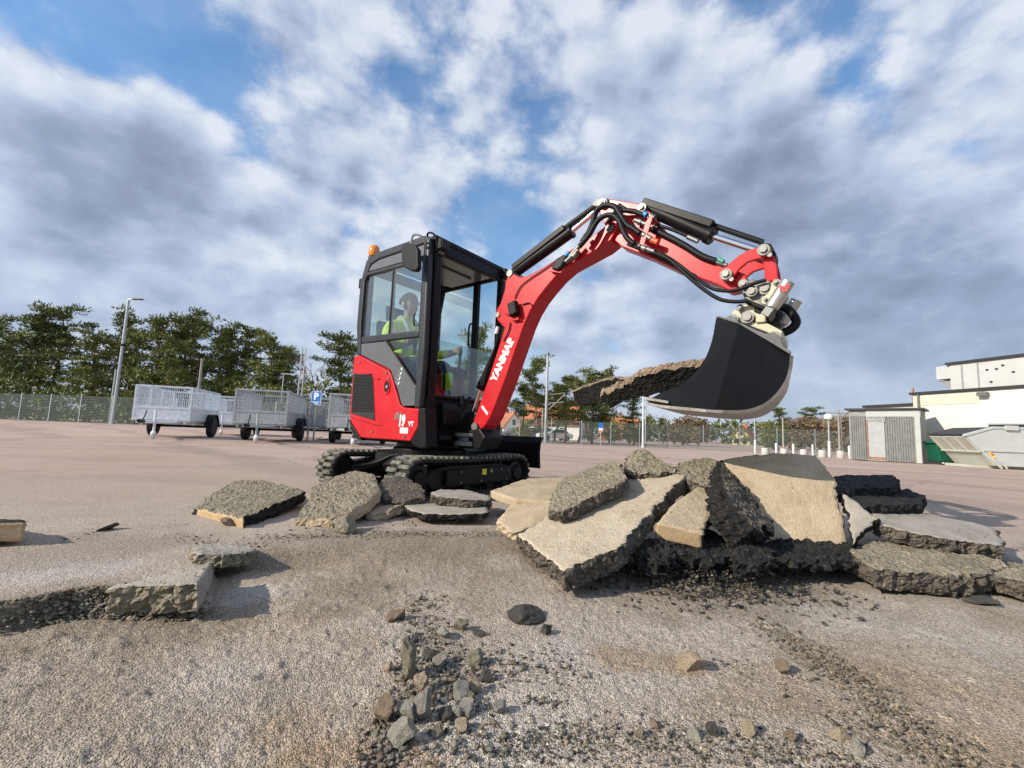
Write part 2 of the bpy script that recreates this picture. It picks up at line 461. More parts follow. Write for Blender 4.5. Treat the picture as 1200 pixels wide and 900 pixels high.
def sstep(x, a, b):
    t = np.clip((x - a) / (b - a), 0, 1); return t * t * (3 - 2 * t)
def slope(x, y):
    return -0.010 * np.clip(y - 8, 0, 34) * sstep(x, -12, 6)
PIT = -0.062
def poly_px(pts, z): return [tuple(at_z(u, v, z))[:2] for u, v in pts]
pit_edge = poly_px([(-420, 722), (-120, 716), (0, 706), (39, 700), (87, 690), (130, 687), (185, 690), (229, 691), (240, 672), (247, 657), (236, 648), (300, 643), (380, 640), (470, 640), (590, 638), (660, 600), (800, 580), (1000, 590)], 0.0)
pit_edge += poly_px([(1180, 655), (1420, 670)], 0.0)
pit_poly = pit_edge + [(9, -3), (-9, -3)]
def seg_dist(x, y, poly, closed=False):
    d = np.full_like(x, 1e9)
    n = len(poly)
    for i in range(n if closed else n - 1):
        ax, ay = poly[i]; bx, by = poly[(i + 1) % n]
        vx, vy = bx - ax, by - ay; L = vx * vx + vy * vy + 1e-12
        t = np.clip(((x - ax) * vx + (y - ay) * vy) / L, 0, 1)
        d = np.minimum(d, np.hypot(x - ax - t * vx, y - ay - t * vy))
    return d
def inside(x, y, poly):
    r = np.zeros(x.shape, bool); n = len(poly); j = n - 1
    for i in range(n):
        xi, yi = poly[i]; xj, yj = poly[j]
        c = ((yi > y) != (yj > y)) & (x < (xj - xi) * (y - yi) / (yj - yi + 1e-12) + xi)
        r ^= c; j = i
    return r
def pit_signed(x, y):
    d = seg_dist(x, y, pit_edge); return np.where(inside(x, y, pit_poly), d, -d)
def ground_z(x, y, detail=True):
    x = np.asarray(x, float); y = np.asarray(y, float)
    sd_ = pit_signed(x, y)
    wob = (fbm(x, y, 9, 3, 5) - .5) * (.02 + .05 * sstep(x, -.9, -.6))
    wd = .045 + .40 * sstep(x, -.95, -.35)
    m = sstep((sd_ + wob) / wd, -.2, .8)
    z = slope(x, y) + PIT * m
    z = z - .014 * m * np.exp(-(np.clip(sd_, 0, 9) / .13) ** 2) * (1 - sstep(x, -.85, -.5)) * (np.hypot(x, y) < 5)
    if detail:
        near = 1 - sstep(np.hypot(x, y), 3.5, 9)
        z = z + near * m * ((fbm(x, y, 2.2, 3, 11) - .5) * .026)
        z = z + near * (.35 + .65 * m) * ((fbm(x, y, 46, 3, 21) - .5) * .0065)
        z = z + near * m * np.clip(fbm(x, y, 26, 3, 31) - .60, 0, 1) * .035 * sstep(fbm(x, y, 1.9, 3, 41), .42, .62)
        z = z + (1 - sstep(np.hypot(x, y), 1.5, 4)) * (fbm(x, y, 115, 2, 61) - .5) * .007
    return z
def gz(x, y, detail=False):
    return float(ground_z(np.array([x]), np.array([y]), detail)[0])

def make_ground():
    rr = [0.12]
    while rr[-1] < 14: rr.append(rr[-1] * (1.0075 if rr[-1] > .5 else 1.05))
    while rr[-1] < 1600: rr.append(rr[-1] * 1.09)
    rr = np.array(rr)
    th = np.concatenate([np.linspace(30, 150, 620), np.linspace(150, 390, 62)[1:-1]])
    th = np.radians(th)
    n, k = len(rr), len(th)
    X = np.outer(rr, np.cos(th)).ravel(); Y = np.outer(rr, np.sin(th)).ravel()
    Z = ground_z(X, Y)
    v = np.stack([X, Y, Z], 1)
    i = np.arange(n - 1)[:, None] * k; j = np.arange(k)[None, :]; jn = (j + 1) % k
    q = np.stack([(i + j), (i + k + j), (i + k + jn), (i + jn)], -1).reshape(-1, 4)
    v = np.concatenate([v, [[0, 0, float(ground_z(np.array([0.]), np.array([0.]))[0])]]])
    c = len(v) - 1
    me = bpy.data.meshes.new('ground')
    nq = len(q); tri = np.stack([np.full(k, c), np.arange(k), (np.arange(k) + 1) % k], 1)
    me.vertices.add(len(v)); me.vertices.foreach_set('co', v.ravel())
    me.loops.add(nq * 4 + k * 3); me.loops.foreach_set('vertex_index', np.concatenate([q.ravel()[:], tri.ravel()]).astype(np.int32))
    me.polygons.add(nq + k)
    me.polygons.foreach_set('loop_start', np.concatenate([np.arange(nq) * 4, nq * 4 + np.arange(k) * 3]).astype(np.int32))
    me.polygons.foreach_set('loop_total', np.concatenate([np.full(nq, 4), np.full(k, 3)]).astype(np.int32))
    me.update(calc_edges=True); me.validate()
    me.flip_normals() if me.polygons[0].normal.z < 0 else None
    me.polygons.foreach_set('use_smooth', np.ones(len(me.polygons), bool))
    x, y = v[:, 0], v[:, 1]
    sd_ = pit_signed(x, y)
    pitm = sstep((sd_ + (fbm(x, y, 9, 3, 5) - .5) * (.02 + .05 * sstep(x, -.9, -.6))) / (.045 + .4 * sstep(x, -.95, -.35)), -.2, .8)
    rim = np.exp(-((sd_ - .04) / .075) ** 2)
    def blot(lst):
        o_ = np.zeros_like(x)
        for (u, v, ru, a_) in lst:
            p = at_z(u, v, PIT); rr_ = ru * (EYE - p).length / FPX
            dx, dy = x - p.x, y - p.y
            dd = np.hypot(dx, dy * 1.15) / rr_ + (fbm(x, y, 7, 4, 91) - .5) * 1.3
            o_ = np.maximum(o_, a_ * (1 - sstep(dd, .35, 1.15)))
        return o_
    rust = blot([(795, 774, 34, 1.), (740, 771, 34, .9), (765, 772, 30, .9), (1120, 830, 120, .55), (1180, 880, 90, .7), (400, 885, 60, .9), (350, 850, 45, .5), (470, 895, 60, .9), (340, 730, 60, .35), (620, 655, 40, .5), (900, 800, 60, .35), (1060, 760, 60, .3)])
    soil = blot([(430, 692, 60, .95), (380, 715, 50, .7), (110, 738, 90, .8), (40, 745, 80, .8), (230, 735, 60, .7), (90, 815, 90, .55), (200, 850, 110, .4), (480, 652, 110, .95), (570, 650, 80, .9), (400, 650, 80, .8), (640, 660, 50, .8), (800, 690, 110, .7), (520, 740, 60, .4), (1030, 800, 50, .6), (960, 770, 50, .6), (330, 655, 50, .6), (950, 690, 80, .5), (870, 680, 90, .7), (130, 655, 80, .55), (40, 668, 70, .5), (350, 800, 60, .45)])
    palem = blot([(310, 692, 40, .9), (270, 700, 30, .8), (560, 870, 110, .8), (700, 760, 130, .5), (620, 830, 90, .6), (850, 730, 120, .4), (280, 790, 90, .45), (480, 740, 70, .5), (1000, 720, 120, .4), (60, 690, 50, .8), (130, 683, 40, .7)])
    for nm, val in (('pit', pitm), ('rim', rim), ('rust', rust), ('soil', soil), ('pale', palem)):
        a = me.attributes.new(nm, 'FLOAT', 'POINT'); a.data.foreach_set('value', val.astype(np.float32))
    m, t, b = material('ground')
    co = t.new('ShaderNodeTexCoord').outputs['Object']
    def attr(nm):
        nd = t.new('ShaderNodeAttribute'); nd.attribute_name = nm; return nd.outputs['Fac']
    sp = t.new('ShaderNodeSeparateXYZ'); t.l.new(co, sp.inputs[0])
    dist = t.vmath('LENGTH', co, out=1)
    farf = t.maprange(dist, 2.5, 8.0)
    pit_, rim_ = attr('pit'), attr('rim')
    nb = t.noise(co, 1.3, 7, .62, .3); nm_ = t.noise(co, 6.0, 8, .7); nf = t.noise(co, 130, 3, .7)
    vd = t.voro(co, 240); vcol = t.voro(co, 240, out='Color')
    vs = t.new('ShaderNodeSeparateColor'); t.l.new(vcol, vs.inputs[0])
    near_c = t.mix(t.ramp(nb, [(.35, 0.), (.65, 1.)]), (.39, .325, .265), (.46, .39, .325))
    far_c = t.mix(t.ramp(t.noise(co, .35, 6, .6), [(.35, 0.), (.65, 1.)]), (.40, .285, .235), (.47, .36, .30))
    c = t.mix(farf, near_c, far_c)
    streak = t.noise(t.vmath('MULTIPLY', co, (.25, 1.2, 1.)), .8, 5, .6)
    c = t.mix(t.math('MULTIPLY', t.ramp(streak, [(.5, 0.), (.68, 1.)]), .35), c, (.26, .20, .175))
    tv = t.vmath('ADD', co, t.vmath('SCALE', t.noise(co, .12, 3, .5, 0, 'Color'), 5.0))
    arc = t.new('ShaderNodeTexWave', wave_type='BANDS', bands_direction='DIAGONAL'); arc.inputs['Scale'].default_value = .16; arc.inputs['Distortion'].default_value = 2.0; arc.inputs['Detail'].default_value = 2
    t.put(arc.inputs['Vector'], tv)
    c = t.mix(t.math('MULTIPLY', t.ramp(arc.outputs['Fac'], [(.80, 0.), (.95, 1.)]), t.math('MULTIPLY', farf, .34)), c, (.22, .17, .15))
    c = t.mix(t.math('MULTIPLY', t.ramp(t.noise(t.vmath('MULTIPLY', co, (.3, 1., 1.)), .55, 8, .7), [(.56, 0.), (.68, 1.)]), t.math('MULTIPLY', farf, .42)), c, (.53, .43, .37))
    crk = t.voro(t.vmath('ADD', co, t.vmath('SCALE', t.noise(co, 2.2, 4, .6, 0, 'Color'), .8)), .22, 'DISTANCE_TO_EDGE')
    c = t.mix(t.math('MULTIPLY', t.maprange(crk, .0, .010, 1., 0.), .5), c, (.14, .11, .095))
    pitc = t.mix(t.ramp(nm_, [(.35, 0.), (.66, 1.)]), (.33, .275, .215), (.44, .38, .315))
    brown = t.math('MULTIPLY', t.ramp(t.noise(co, 1.9, 8, .68, .5), [(.47, 0.), (.66, 1.)]), .5)
    pitc = t.mix(brown, pitc, (.225, .165, .10))
    rusty = t.math('MULTIPLY', t.ramp(t.noise(t.vmath('ADD', co, (7.3, 2.1, 0.)), 1.5, 7, .66, .4), [(.58, 0.), (.70, 1.)]), .25)
    pitc = t.mix(rusty, pitc, (.34, .19, .085))
    pale = t.math('MULTIPLY', t.ramp(t.noise(t.vmath('ADD', co, (3.1, 9.4, 0.)), 2.3, 8, .7, .4), [(.54, 0.), (.68, 1.)]), .5)
    pitc = t.mix(pale, pitc, (.52, .49, .45))
    c = t.mix(pit_, c, pitc)
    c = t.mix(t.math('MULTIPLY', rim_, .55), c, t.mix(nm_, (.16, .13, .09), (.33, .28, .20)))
    c = t.mix(t.math('MULTIPLY', attr('pale'), .75), c, t.mix(nm_, (.42, .38, .335), (.55, .51, .465)))
    c = t.mix(t.math('MULTIPLY', attr('soil'), .85), c, t.mix(nm_, (.17, .135, .095), (.30, .25, .19)))
    c = t.mix(t.math('MULTIPLY', attr('rust'), .68), c, t.mix(nm_, (.25, .16, .085), (.38, .265, .165)))
    sf = t.math('MULTIPLY', t.maprange(dist, 1.5, 9., 1., .35), .62)
    c = t.mix(sf, c, t.ramp(vs.outputs[0], [(0., .20), (.5, .52), (1., .80)]), 'OVERLAY')
    c = t.mix(t.math('MULTIPLY', t.maprange(dist, 2., 12., 1., .3), .35), c, t.ramp(nf, [(.3, .2), (.7, .85)]), 'OVERLAY')
    t.put(b.inputs['Base Color'], c); b.inputs['Roughness'].default_value = .92; b.inputs['Specular IOR Level'].default_value = .2
    bn = t.new('ShaderNodeBump'); bn.inputs['Distance'].default_value = .006
    t.put(bn.inputs['Strength'], t.maprange(dist, 2., 25., 1., .45))
    hgt = t.math('ADD', t.math('MULTIPLY', t.maprange(vd, 0., .7, 1., 0.), .6), t.math('ADD', t.math('MULTIPLY', nf, .6), t.math('MULTIPLY', t.noise(co, 60, 4, .65), .8)))
    t.put(bn.inputs['Height'], hgt); t.put(b.inputs['Normal'], bn.outputs[0])
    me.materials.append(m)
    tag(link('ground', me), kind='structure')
make_ground()

# ------------------------------------------------------------------ the mini excavator
EX_O = Vector((-0.745, 4.325, 0.0)); EX_A = R(-38)
EXM = Matrix.Translation(EX_O) @ Matrix.Rotation(EX_A, 4, 'Z')
EXI = EXM.inverted()
def on_plane(u, v, y):              # point of the machine's own x,z plane at offset y
    o = EXI @ EYE; d = EXI.to_3x3() @ ray(u, v)
    p = o + d * ((y - o.y) / d.y); return (p.x, p.z)
def prof(px, y): return [on_plane(u, v, y) for u, v in px]
def v3(p, y): return (p[0], y, p[1])

ex = thing('mini_excavator', 'red and black mini excavator with glazed cab and raised boom on rubber tracks', 'excavator', EX_O, EX_A)
UC = Matrix.Translation((0.03, -0.057, 0)) @ Matrix.Rotation(R(90), 4, 'Z')

def belt_path(r, n=14, L=0.61, zc=0.17):
    pts = []
    for i in range(n + 1):
        a = math.pi / 2 - math.pi * i / n; pts.append((L + r * math.cos(a), zc + r * math.sin(a)))
    for i in range(1, 12): pts.append((L - 2 * L * i / 12, zc - r))
    for i in range(n + 1):
        a = -math.pi / 2 - math.pi * i / n; pts.append((-L + r * math.cos(a), zc + r * math.sin(a)))
    for i in range(1, 12): pts.append((-L + 2 * L * i / 12, zc + r - .012 * math.sin(math.pi * i / 12)))
    return pts
def along(pts, step):
    pts = pts + [pts[0]]; ln = [math.dist(pts[i], pts[i + 1]) for i in range(len(pts) - 1)]
    tot = sum(ln); n = int(tot / step); out = []
    for k in range(n):
        d = tot * k / n; i = 0
        while d > ln[i]: d -= ln[i]; i += 1
        f = d / ln[i]; a, b = pts[i], pts[i + 1]
        out.append(((a[0] + (b[0] - a[0]) * f, a[1] + (b[1] - a[1]) * f), math.atan2(b[1] - a[1], b[0] - a[0])))
    return out
for yc in (-0.5, 0.5):
    wd = 0.24
    m = MB(); po = belt_path(.152); pi_ = belt_path(.130); n = len(po)
    vs = []; fs = []
    for (a, b) in zip(po, pi_):
        vs += [(a[0], yc - wd / 2, a[1]), (a[0], yc + wd / 2, a[1]), (b[0], yc + wd / 2, b[1]), (b[0], yc - wd / 2, b[1])]
    for i in range(n):
        j = (i + 1) % n
        fs += [(i * 4 + k, i * 4 + (k + 1) % 4, j * 4 + (k + 1) % 4, j * 4 + k) for k in range(4)]
    m.add(vs, fs, 0, False, UC)
    for k, (p, a) in enumerate(along(po, .029)):
        sd_ = 1 if k % 2 else -1
        T = UC @ Matrix.Translation((p[0], yc + sd_ * wd * .25, p[1])) @ Matrix.Rotation(-a, 4, 'Y')
        m.box((0, 0, .010), (.034, wd * .5, .026), T, 1)
    for k, (p, a) in enumerate(along(belt_path(.122), .058)):
        T = UC @ Matrix.Translation((p[0], yc, p[1])) @ Matrix.Rotation(-a, 4, 'Y')
        m.box((0, 0, 0), (.026, .13, .03), T, 0)
    tk = m.build('track', ['track_rubber', 'track_tread'], ex, .004, 1)
    m = MB()
    m.prism([(-.48, .085), (.46, .085), (.55, .14), (.50, .235), (.30, .262), (-.30, .262), (-.50, .235), (-.56, .15)], yc - .085, yc + .085, UC)
    m.build('track_frame', 'black_paint', tk, .008)
    s_ = -1 if yc < 0 else 1
    m = MB(); m.prism([(-.36, .105), (.47, .105), (.47, .24), (-.36, .228)], yc + s_ * .085, yc + s_ * .119, UC); m.build('side_guard', 'black_paint', tk, .006)
    for xx in (-.61, .61):
        m = MB(); T = UC @ Matrix.Translation((xx, yc, .17)) @ Matrix.Rotation(R(90), 4, 'X')
        m.lathe([(.02, -.1), (.06, -.1), (.075, -.075), (.108, -.07), (.118, -.05), (.118, .05), (.108, .07), (.075, .075), (.06, .1), (.02, .1)], 24, T)
        m.build('idler_wheel' if xx > 0 else 'drive_sprocket', 'black_paint', tk)
    for xx in (-.38, -.08, .22, .44):
        m = MB(); T = UC @ Matrix.Translation((xx, yc, .085)) @ Matrix.Rotation(R(90), 4, 'X')
        m.lathe([(.02, -.08), (.045, -.08), (.045, .08), (.02, .08)], 16, T); m.build('track_roller', 'black_paint', tk)
    if yc < 0:
        m = MB(); m.box((.09, yc - .1205, .20), (.055, .003, .05), UC); st = m.build('warning_sticker', 'yellow_print', tk)
        m = MB(); m.cyl((.185, yc - .1195, .205), (.185, yc - .124, .205), .018, 16, UC); m.build('cover_plug', 'zinc', tk)
        m = MB()
        for (xx, zz) in ((-.2, .21), (.32, .215), (-.2, .125), (.40, .125), (.05, .125), (.43, .2)):
            m.cyl((xx, yc - .118, zz), (xx, yc - .127, zz), .009, 6, UC)
        m.build('guard_bolts', 'zinc', tk)
m = MB()
m.prism([(-.36, .15), (.36, .15), (.40, .22), (.33, .33), (-.33, .33), (-.40, .22)], -.40, .40, UC)
m.cyl((-.2, -.42, .19), (-.2, .42, .19), .045, 12, UC).cyl((.2, -.42, .19), (.2, .42, .19), .045, 12, UC)
m.build('undercarriage_frame', 'black_paint', ex, .01)
m = MB()
for k, (dy, dz) in enumerate(((.0, .0), (.03, .025), (-.03, .03), (.06, .01))):
    m.tube([(-.58, .36, .17 + dz), (-.45, .26 + dy, .20 + dz), (-.36, .14 + dy, .27 + dz), (-.28, .02 + dy, .31 + dz)], .013, 8, UC, 0, True)
    m.tube([(-.58, -.36, .17 + dz), (-.45, -.26 + dy, .20 + dz), (-.36, -.10 + dy, .27 + dz), (-.28, -.02 + dy, .31 + dz)], .013, 8, UC, 0, True)
m.build('travel_hoses', 'hose', ex)
m = MB(); m.lathe([(.10, .32), (.34, .32), (.34, .37), (.31, .385), (.31, .42), (.10, .42)], 36, UC); m.build('slew_ring', 'black_paint', ex, .004)
# dozer blade on its lifted arms
m = MB()
bl = [(.93, .20), (.955, .19), (.945, .28), (.94, .36), (.95, .44), (.985, .51), (.965, .515), (.925, .45), (.912, .36), (.915, .28)]
m.prism(bl, -.63, .63, UC); blade = m.build('dozer_blade', 'black_paint', ex, .004)
m = MB()
for yy in (-.24, .24): m.prism([(.30, .20), (.92, .25), (.92, .34), (.30, .28)], yy - .035, yy + .035, UC)
m.cyl((.30, 0, .30), (.70, 0, .33), .04, 14, UC); m.cyl((.70, 0, .33), (.92, 0, .36), .02, 12, UC, 0)
m.build('blade_arms', 'black_paint', blade, .006)
m = MB(); m.tube([(.35, .1, .31), (.52, .12, .40), (.68, .08, .37)], .011, 8, UC, 0, True); m.build('blade_hose', 'hose', blade)

# ---- upper structure
YR, YL = -.50, .54
m = MB()
m.add([], [])
plan = [(.36, -.47), (.40, -.30), (.40, .34), (.36, .50), (-.40, .52), (-.60, .36), (-.66, .02), (-.60, -.33), (-.46, -.47)]
zz = [(p[0], p[1]) for p in plan]
def slab_z(m, poly, z0, z1, mi=0):
    n = len(poly); vs = [(x, y, z0) for x, y in poly] + [(x, y, z1) for x, y in poly]
    m.add(vs, [tuple(range(n - 1, -1, -1)), tuple(range(n, 2 * n))] + [(i, (i + 1) % n, (i + 1) % n + n, i + n) for i in range(n)], mi)
slab_z(m, plan[::-1] if False else [(x, y) for x, y in reversed(plan)], .425, .50)
m.build('swing_platform', 'black_paint', ex, .012)
# engine housing and counterweight behind the cab
m = MB(); hp = [(-.10, -.470), (-.10, .52), (-.42, .52), (-.60, .38), (-.67, .02), (-.62, -.33), (-.53, -.470)]
slab_z(m, hp, .505, 1.22)
m.build('engine_housing', 'red_paint', ex, .03, 3)
# side cover
cov = prof([(416, 418), (422, 416.5), (430, 420.5), (457, 435), (459.5, 439), (470, 474), (474, 477.5), (491.5, 479), (491, 500), (482, 517), (424, 513), (412, 494), (411, 484)], YR)
m = MB(); m.prism(cov, YR - .012, YR + .035); cover = m.build('side_cover', 'red_paint', ex, .010, 3)
gp = prof([(416, 437.5), (438.5, 440.5), (441, 493), (413.2, 484.5)], YR)
m = MB(); m.prism(gp, YR - .019, YR - .002); m.build('air_grille', 'grille', cover, .004)
m = MB()
gx0, gx1 = min(p[0] for p in gp), max(p[0] for p in gp)
for k in range(26):                       # rounded ribs of the grille
    z = gp[3][1] + .02 + k * .0145
    if z > gp[0][1] - .015: break
    tt = (z - gp[3][1]) / (gp[0][1] - gp[3][1]); xr = gp[2][0] + (gp[1][0] - gp[2][0]) * max(0, min(1, (z - gp[2][1]) / (gp[1][1] - gp[2][1]))) - .012
    xl = gp[3][0] + .010
    if z < gp[3][1] + .01: continue
    m.box(((xl + xr) / 2, YR - .021, z), (xr - xl, .006, .006))
m.build('grille_bars', 'plastic_black', cover)
m = MB()
rb = prof([(413.5, 485.5), (441, 494.5), (450, 499), (441, 497.5), (413.5, 489)], YR); m.prism(rb, YR - .026, YR - .008)
rb = prof([(438, 440), (446, 443), (446, 445.5), (440, 444)], YR); m.prism(rb, YR - .022, YR - .008)
m.build('cover_rib', 'red_paint', cover, .004)
hx, hz = on_plane(455, 453.5, YR)
m = MB(); T = Matrix.Translation((hx, YR - .006, hz)) @ Matrix.Rotation(R(90), 4, 'X')
m.lathe([(.036, .0), (.036, .012), (.046, .014), (.050, .010), (.050, .0)], 24, T @ Matrix.Scale(1.45, 4, (0, 1, 0)), caps=False)
m.build('port_rim', 'red_paint', cover)
m = MB(); m.lathe([(.005, .008), (.038, .008), (.038, .0085), (.005, .0085)], 24, T @ Matrix.Scale(1.45, 4, (0, 1, 0))); m.build('port_recess', 'plastic_black', cover)
m = MB(); m.lathe([(.004, .010), (.017, .010), (.015, .020), (.004, .020)], 16, T @ Matrix.Translation((.008, .0, 0))); m.build('port_cap', 'steel_grey', cover)
m = MB()
for (u, v) in ((421.5, 424.5), (453, 437), (456, 443.5), (436, 506), (474, 512), (423, 517.5), (412.5, 499)):
    x, z = on_plane(u, v, YR - .012); m.cyl((x, YR - .011, z), (x, YR - .020, z), .011, 8)
m.build('cover_screws', 'zinc', cover)
x, z = on_plane(462, 491.5, YR - .012); lettering('SV', .105, .062, side_frame(x, YR - .0125, z), 'grey_print', cover, slant=.3, bold=.05)
x, z = on_plane(467.6, 500.4, YR - .012); lettering('19', .080, .108, side_frame(x, YR - .0128, z), 'white_print', cover, bold=.05, slant=.15)
x, z = on_plane(478.3, 499.5, YR - .012); lettering('VT', .070, .042, side_frame(x, YR - .0125, z), 'white_print', cover, bold=.03)
x, z = on_plane(473.6, 504.5, YR - .012)
m = MB(); m.box((x, YR - .0135, z), (.105, .003, .048)); stk = m.build('white_sticker', 'white_print', cover)
# dark trim below the cover and front corner of the cab
m = MB(); m.prism(prof([(411, 492), (412, 494), (424, 513), (425, 516), (420, 514.5), (413, 503)], YR), YR - .02, YR + .05)
m.prism(prof([(491, 500), (482, 517), (484, 522), (494, 526), (500, 524), (499, 478), (491.5, 478)], YR), YR - .008, YR + .12); m.build('corner_trim', 'black_paint', ex, .008)
m = MB(); m.box((-.15, YR + .05, .455), (.9, .09, .03)); m.build('skirt', 'black_paint', ex, .01)

# ---- cab
HY_ = -.13
cabp = MB()
XF = .375
cabp.prism([(-.60, 1.24), (-.645, 1.55), (-.64, 1.98), (-.56, 2.20), (-.40, 2.245), (.30, 2.245), (.38, 2.20), (.36, 2.12), (.30, 2.17), (-.36, 2.17), (-.49, 2.14), (-.565, 1.97), (-.57, 1.55), (-.54, 1.24)], YR - .006, YR + .055)
cabp.prism([(-.545, 1.355), (.30, 1.335), (.30, 1.395), (-.55, 1.425)], YR - .004, YR + .045)
cabp.prism([(-.565, 2.035), (.30, 2.010), (.30, 2.052), (-.565, 2.075)], YR - .004, YR + .045)
cabp.build('side_frame', 'cab_grey', ex, .012, 3)
m = MB(); m.prism([(.300, .72), (.375, .72), (.395, 1.2), (.375, 2.20), (.30, 2.20)], YR - .008, YR + .055)
m.build('front_pillar', 'cab_grey', ex, .022, 4)
m = MB(); m.prism([(.31, .42), (.40, .42), (.415, 1.2), (.392, 2.2), (.33, 2.22)], YR + .057, YR + .135)
m.prism([(.31, .42), (.40, .42), (.415, 1.2), (.392, 2.2), (.33, 2.22)], YL - .075, YL)
m.build('front_post', 'black_paint', ex, .015, 3)
m = MB(); m.prism([(-.64, .9), (-.56, .9), (-.56, 1.9), (-.50, 2.2), (-.56, 2.2), (-.64, 1.98)], YL - .06, YL)
m.prism([(-.02, .5), (.045, .5), (.045, 2.17), (-.02, 2.17)], YL - .06, YL)
m.prism([(-.60, 2.14), (.36, 2.14), (.36, 2.22), (-.56, 2.22)], YL - .055, YL)
m.prism([(-.64, .86), (.0, .86), (.0, .95), (-.64, .95)], YL - .05, YL)
m.build('left_frame', 'black_paint', ex, .012)
m = MB()
m.prism([(-.58, 2.20), (-.40, 2.262), (.28, 2.265), (.40, 2.235), (.40, 2.195), (.28, 2.19), (-.40, 2.19)], YR + .05, YL - .02)
m.build('cab_roof', 'cab_grey', ex, .02, 3)
m = MB(); m.box((.385, .02, 2.14), (.06, YL - YR - .1, .10)); m.box((.39, .02, 2.215), (.05, YL - YR - .05, .05)); m.build('front_header', 'black_paint', ex, .012)
m = MB(); m.box((.05, .02, 2.125), (.62, .72, .02)); m.box((-.05, .02, 2.105), (.40, .5, .016)); m.build('raised_windscreen', 'panel_grey', ex, .006)
m = MB(); m.box((-.55, .02, 2.12), (.05, .94, .10)); m.box((-.60, .02, 1.26), (.05, .94, .08)); m.box((-.6, YR + .08, 1.7), (.06, .06, .9)); m.build('rear_frame', 'black_paint', ex, .01)
m = MB(); m.prism([(-.606, 1.30), (-.598, 1.30), (-.565, 2.07), (-.573, 2.07)], YR + .11, YL - .06); m.build('rear_window', 'cab_glass', ex)
# side roof panel, sliding windows, lower glass and panel
m = MB(); m.prism([(-.545, 2.08), (.295, 2.06), (.295, 2.165), (-.36, 2.165), (-.47, 2.14)], YR + .004, YR + .03); m.build('roof_side_panel', 'panel_grey', ex, .004)
for (a, b, yo) in ((-.555, -.10, .016), (-.13, .305, .006)):
    m = MB(); m.prism([(a, 1.40), (b, 1.385), (b, 2.03), (a, 2.05)], YR + yo, YR + yo + .006); sw = m.build('sliding_window', 'cab_glass', ex)
    m = MB(); e = .014
    m.prism([(a, 1.41), (a + e, 1.41), (a + e, 2.045), (a, 2.045)], YR + yo - .004, YR + yo + .010); m.prism([(b - e, 1.40), (b, 1.40), (b, 2.03), (b - e, 2.03)], YR + yo - .004, YR + yo + .010)
    m.build('window_edge', 'plastic_black', sw)
    if b > .2:
        m = MB(); m.tube([(.24, YR - .002, 1.44), (.252, YR - .022, 1.47), (.252, YR - .022, 1.52), (.24, YR - .002, 1.55)], .007, 8, None, 0, True); m.build('window_handle', 'plastic_black', sw)
m = MB(); m.prism([(-.545, 1.352), (-.150, 1.340), (.302, .915), (.302, .745), (.15, .742), (.125, .765), (.06, .89), (-.06, 1.075), (-.54, 1.245)], YR - .001, YR + .022); lp = m.build('lower_side_panel', 'panel_grey', ex, .004)
m = MB(); m.prism([(-.125, 1.338), (.302, 1.33), (.302, .937)], YR + .006, YR + .012); m.build('corner_glass', 'cab_glass_dark', ex)
m = MB(); m.tube([(-.146, YR - .003, 1.345), (.302, YR - .003, .922)], .008, 6); m.build('glass_seal', 'plastic_black', ex)
m = MB()                              # chevron emblem printed on the panel
for k in range(5):
    x0, z0 = .012 + k * .016, .925 + k * .030
    m.prism([(x0, z0 + .035), (x0 + .045, z0), (x0 + .075, z0 + .030), (x0 + .065, z0 + .036), (x0 + .045, z0 + .016), (x0 + .006, z0 + .045)], YR - .0035, YR - .0005)
m.build('emblem', 'grey_print', lp)
m = MB()
for k in range(4):
    x0, z0 = .06 + k * .010, .93 + k * .042
    m.prism([(x0, z0), (x0 + .02, z0 + .008), (x0 + .026, z0 + .03), (x0 + .008, z0 + .018)], YR - .0040, YR - .0007)
m.build('emblem_marks', 'white_print', lp)
# front and left glazing
m = MB(); m.prism([(.372, .845), (.378, .845), (.392, 1.33), (.386, 1.33)], YR + .13, YL - .075); m.build('front_glass', 'cab_glass_dark', ex)
m = MB(); m.box((.375, .02, .835), (.05, .9, .03)); m.box((.36, .02, .64), (.05, .94, .36)); m.build('front_wall', 'black_paint', ex, .01)
m = MB(); m.prism([(-.57, .95), (-.02, .95), (-.02, 2.14), (-.54, 2.14)], YL - .03, YL - .024); m.build('left_rear_glass', 'cab_glass', ex)
dr = MB(); dr.prism([(.045, .52), (.32, .52), (.32, .60), (.045, .60)], YL - .05, YL); door = dr.build('cab_door', 'black_paint', ex, .008)
m = MB(); m.prism([(.045, .60), (.325, .60), (.33, 2.14), (.045, 2.14)], YL - .03, YL - .025); m.build('door_glass', 'cab_glass_clear', door)
m = MB(); m.tube([(.02, YL - .07, 1.42), (.02, YL - .13, 1.45), (.02, YL - .13, 1.66), (.02, YL - .07, 1.69)], .010, 8, None, 0, True); m.build('grab_handle', 'plastic_black', ex)
m = MB(); m.box((-.13, .02, .78), (.94, .98, .04)); m.build('cab_floor', 'plastic_black', ex)
m = MB(); m.box((-.28, HY_, 1.02), (.44, .44, .14)); st = m.build('seat', 'plastic_black', ex, .04, 3)
m = MB(); m.prism([(-.53, 1.08), (-.45, 1.08), (-.50, 1.62), (-.56, 1.62)], HY_ - .22, HY_ + .22); m.prism([(-.55, 1.64), (-.50, 1.64), (-.51, 1.80), (-.56, 1.80)], HY_ - .12, HY_ + .12); m.build('backrest', 'plastic_black', st, .03, 3)
m = MB(); m.box((-.26, HY_, .87), (.3, .34, .14)); m.build('seat_base', 'plastic_black', st)
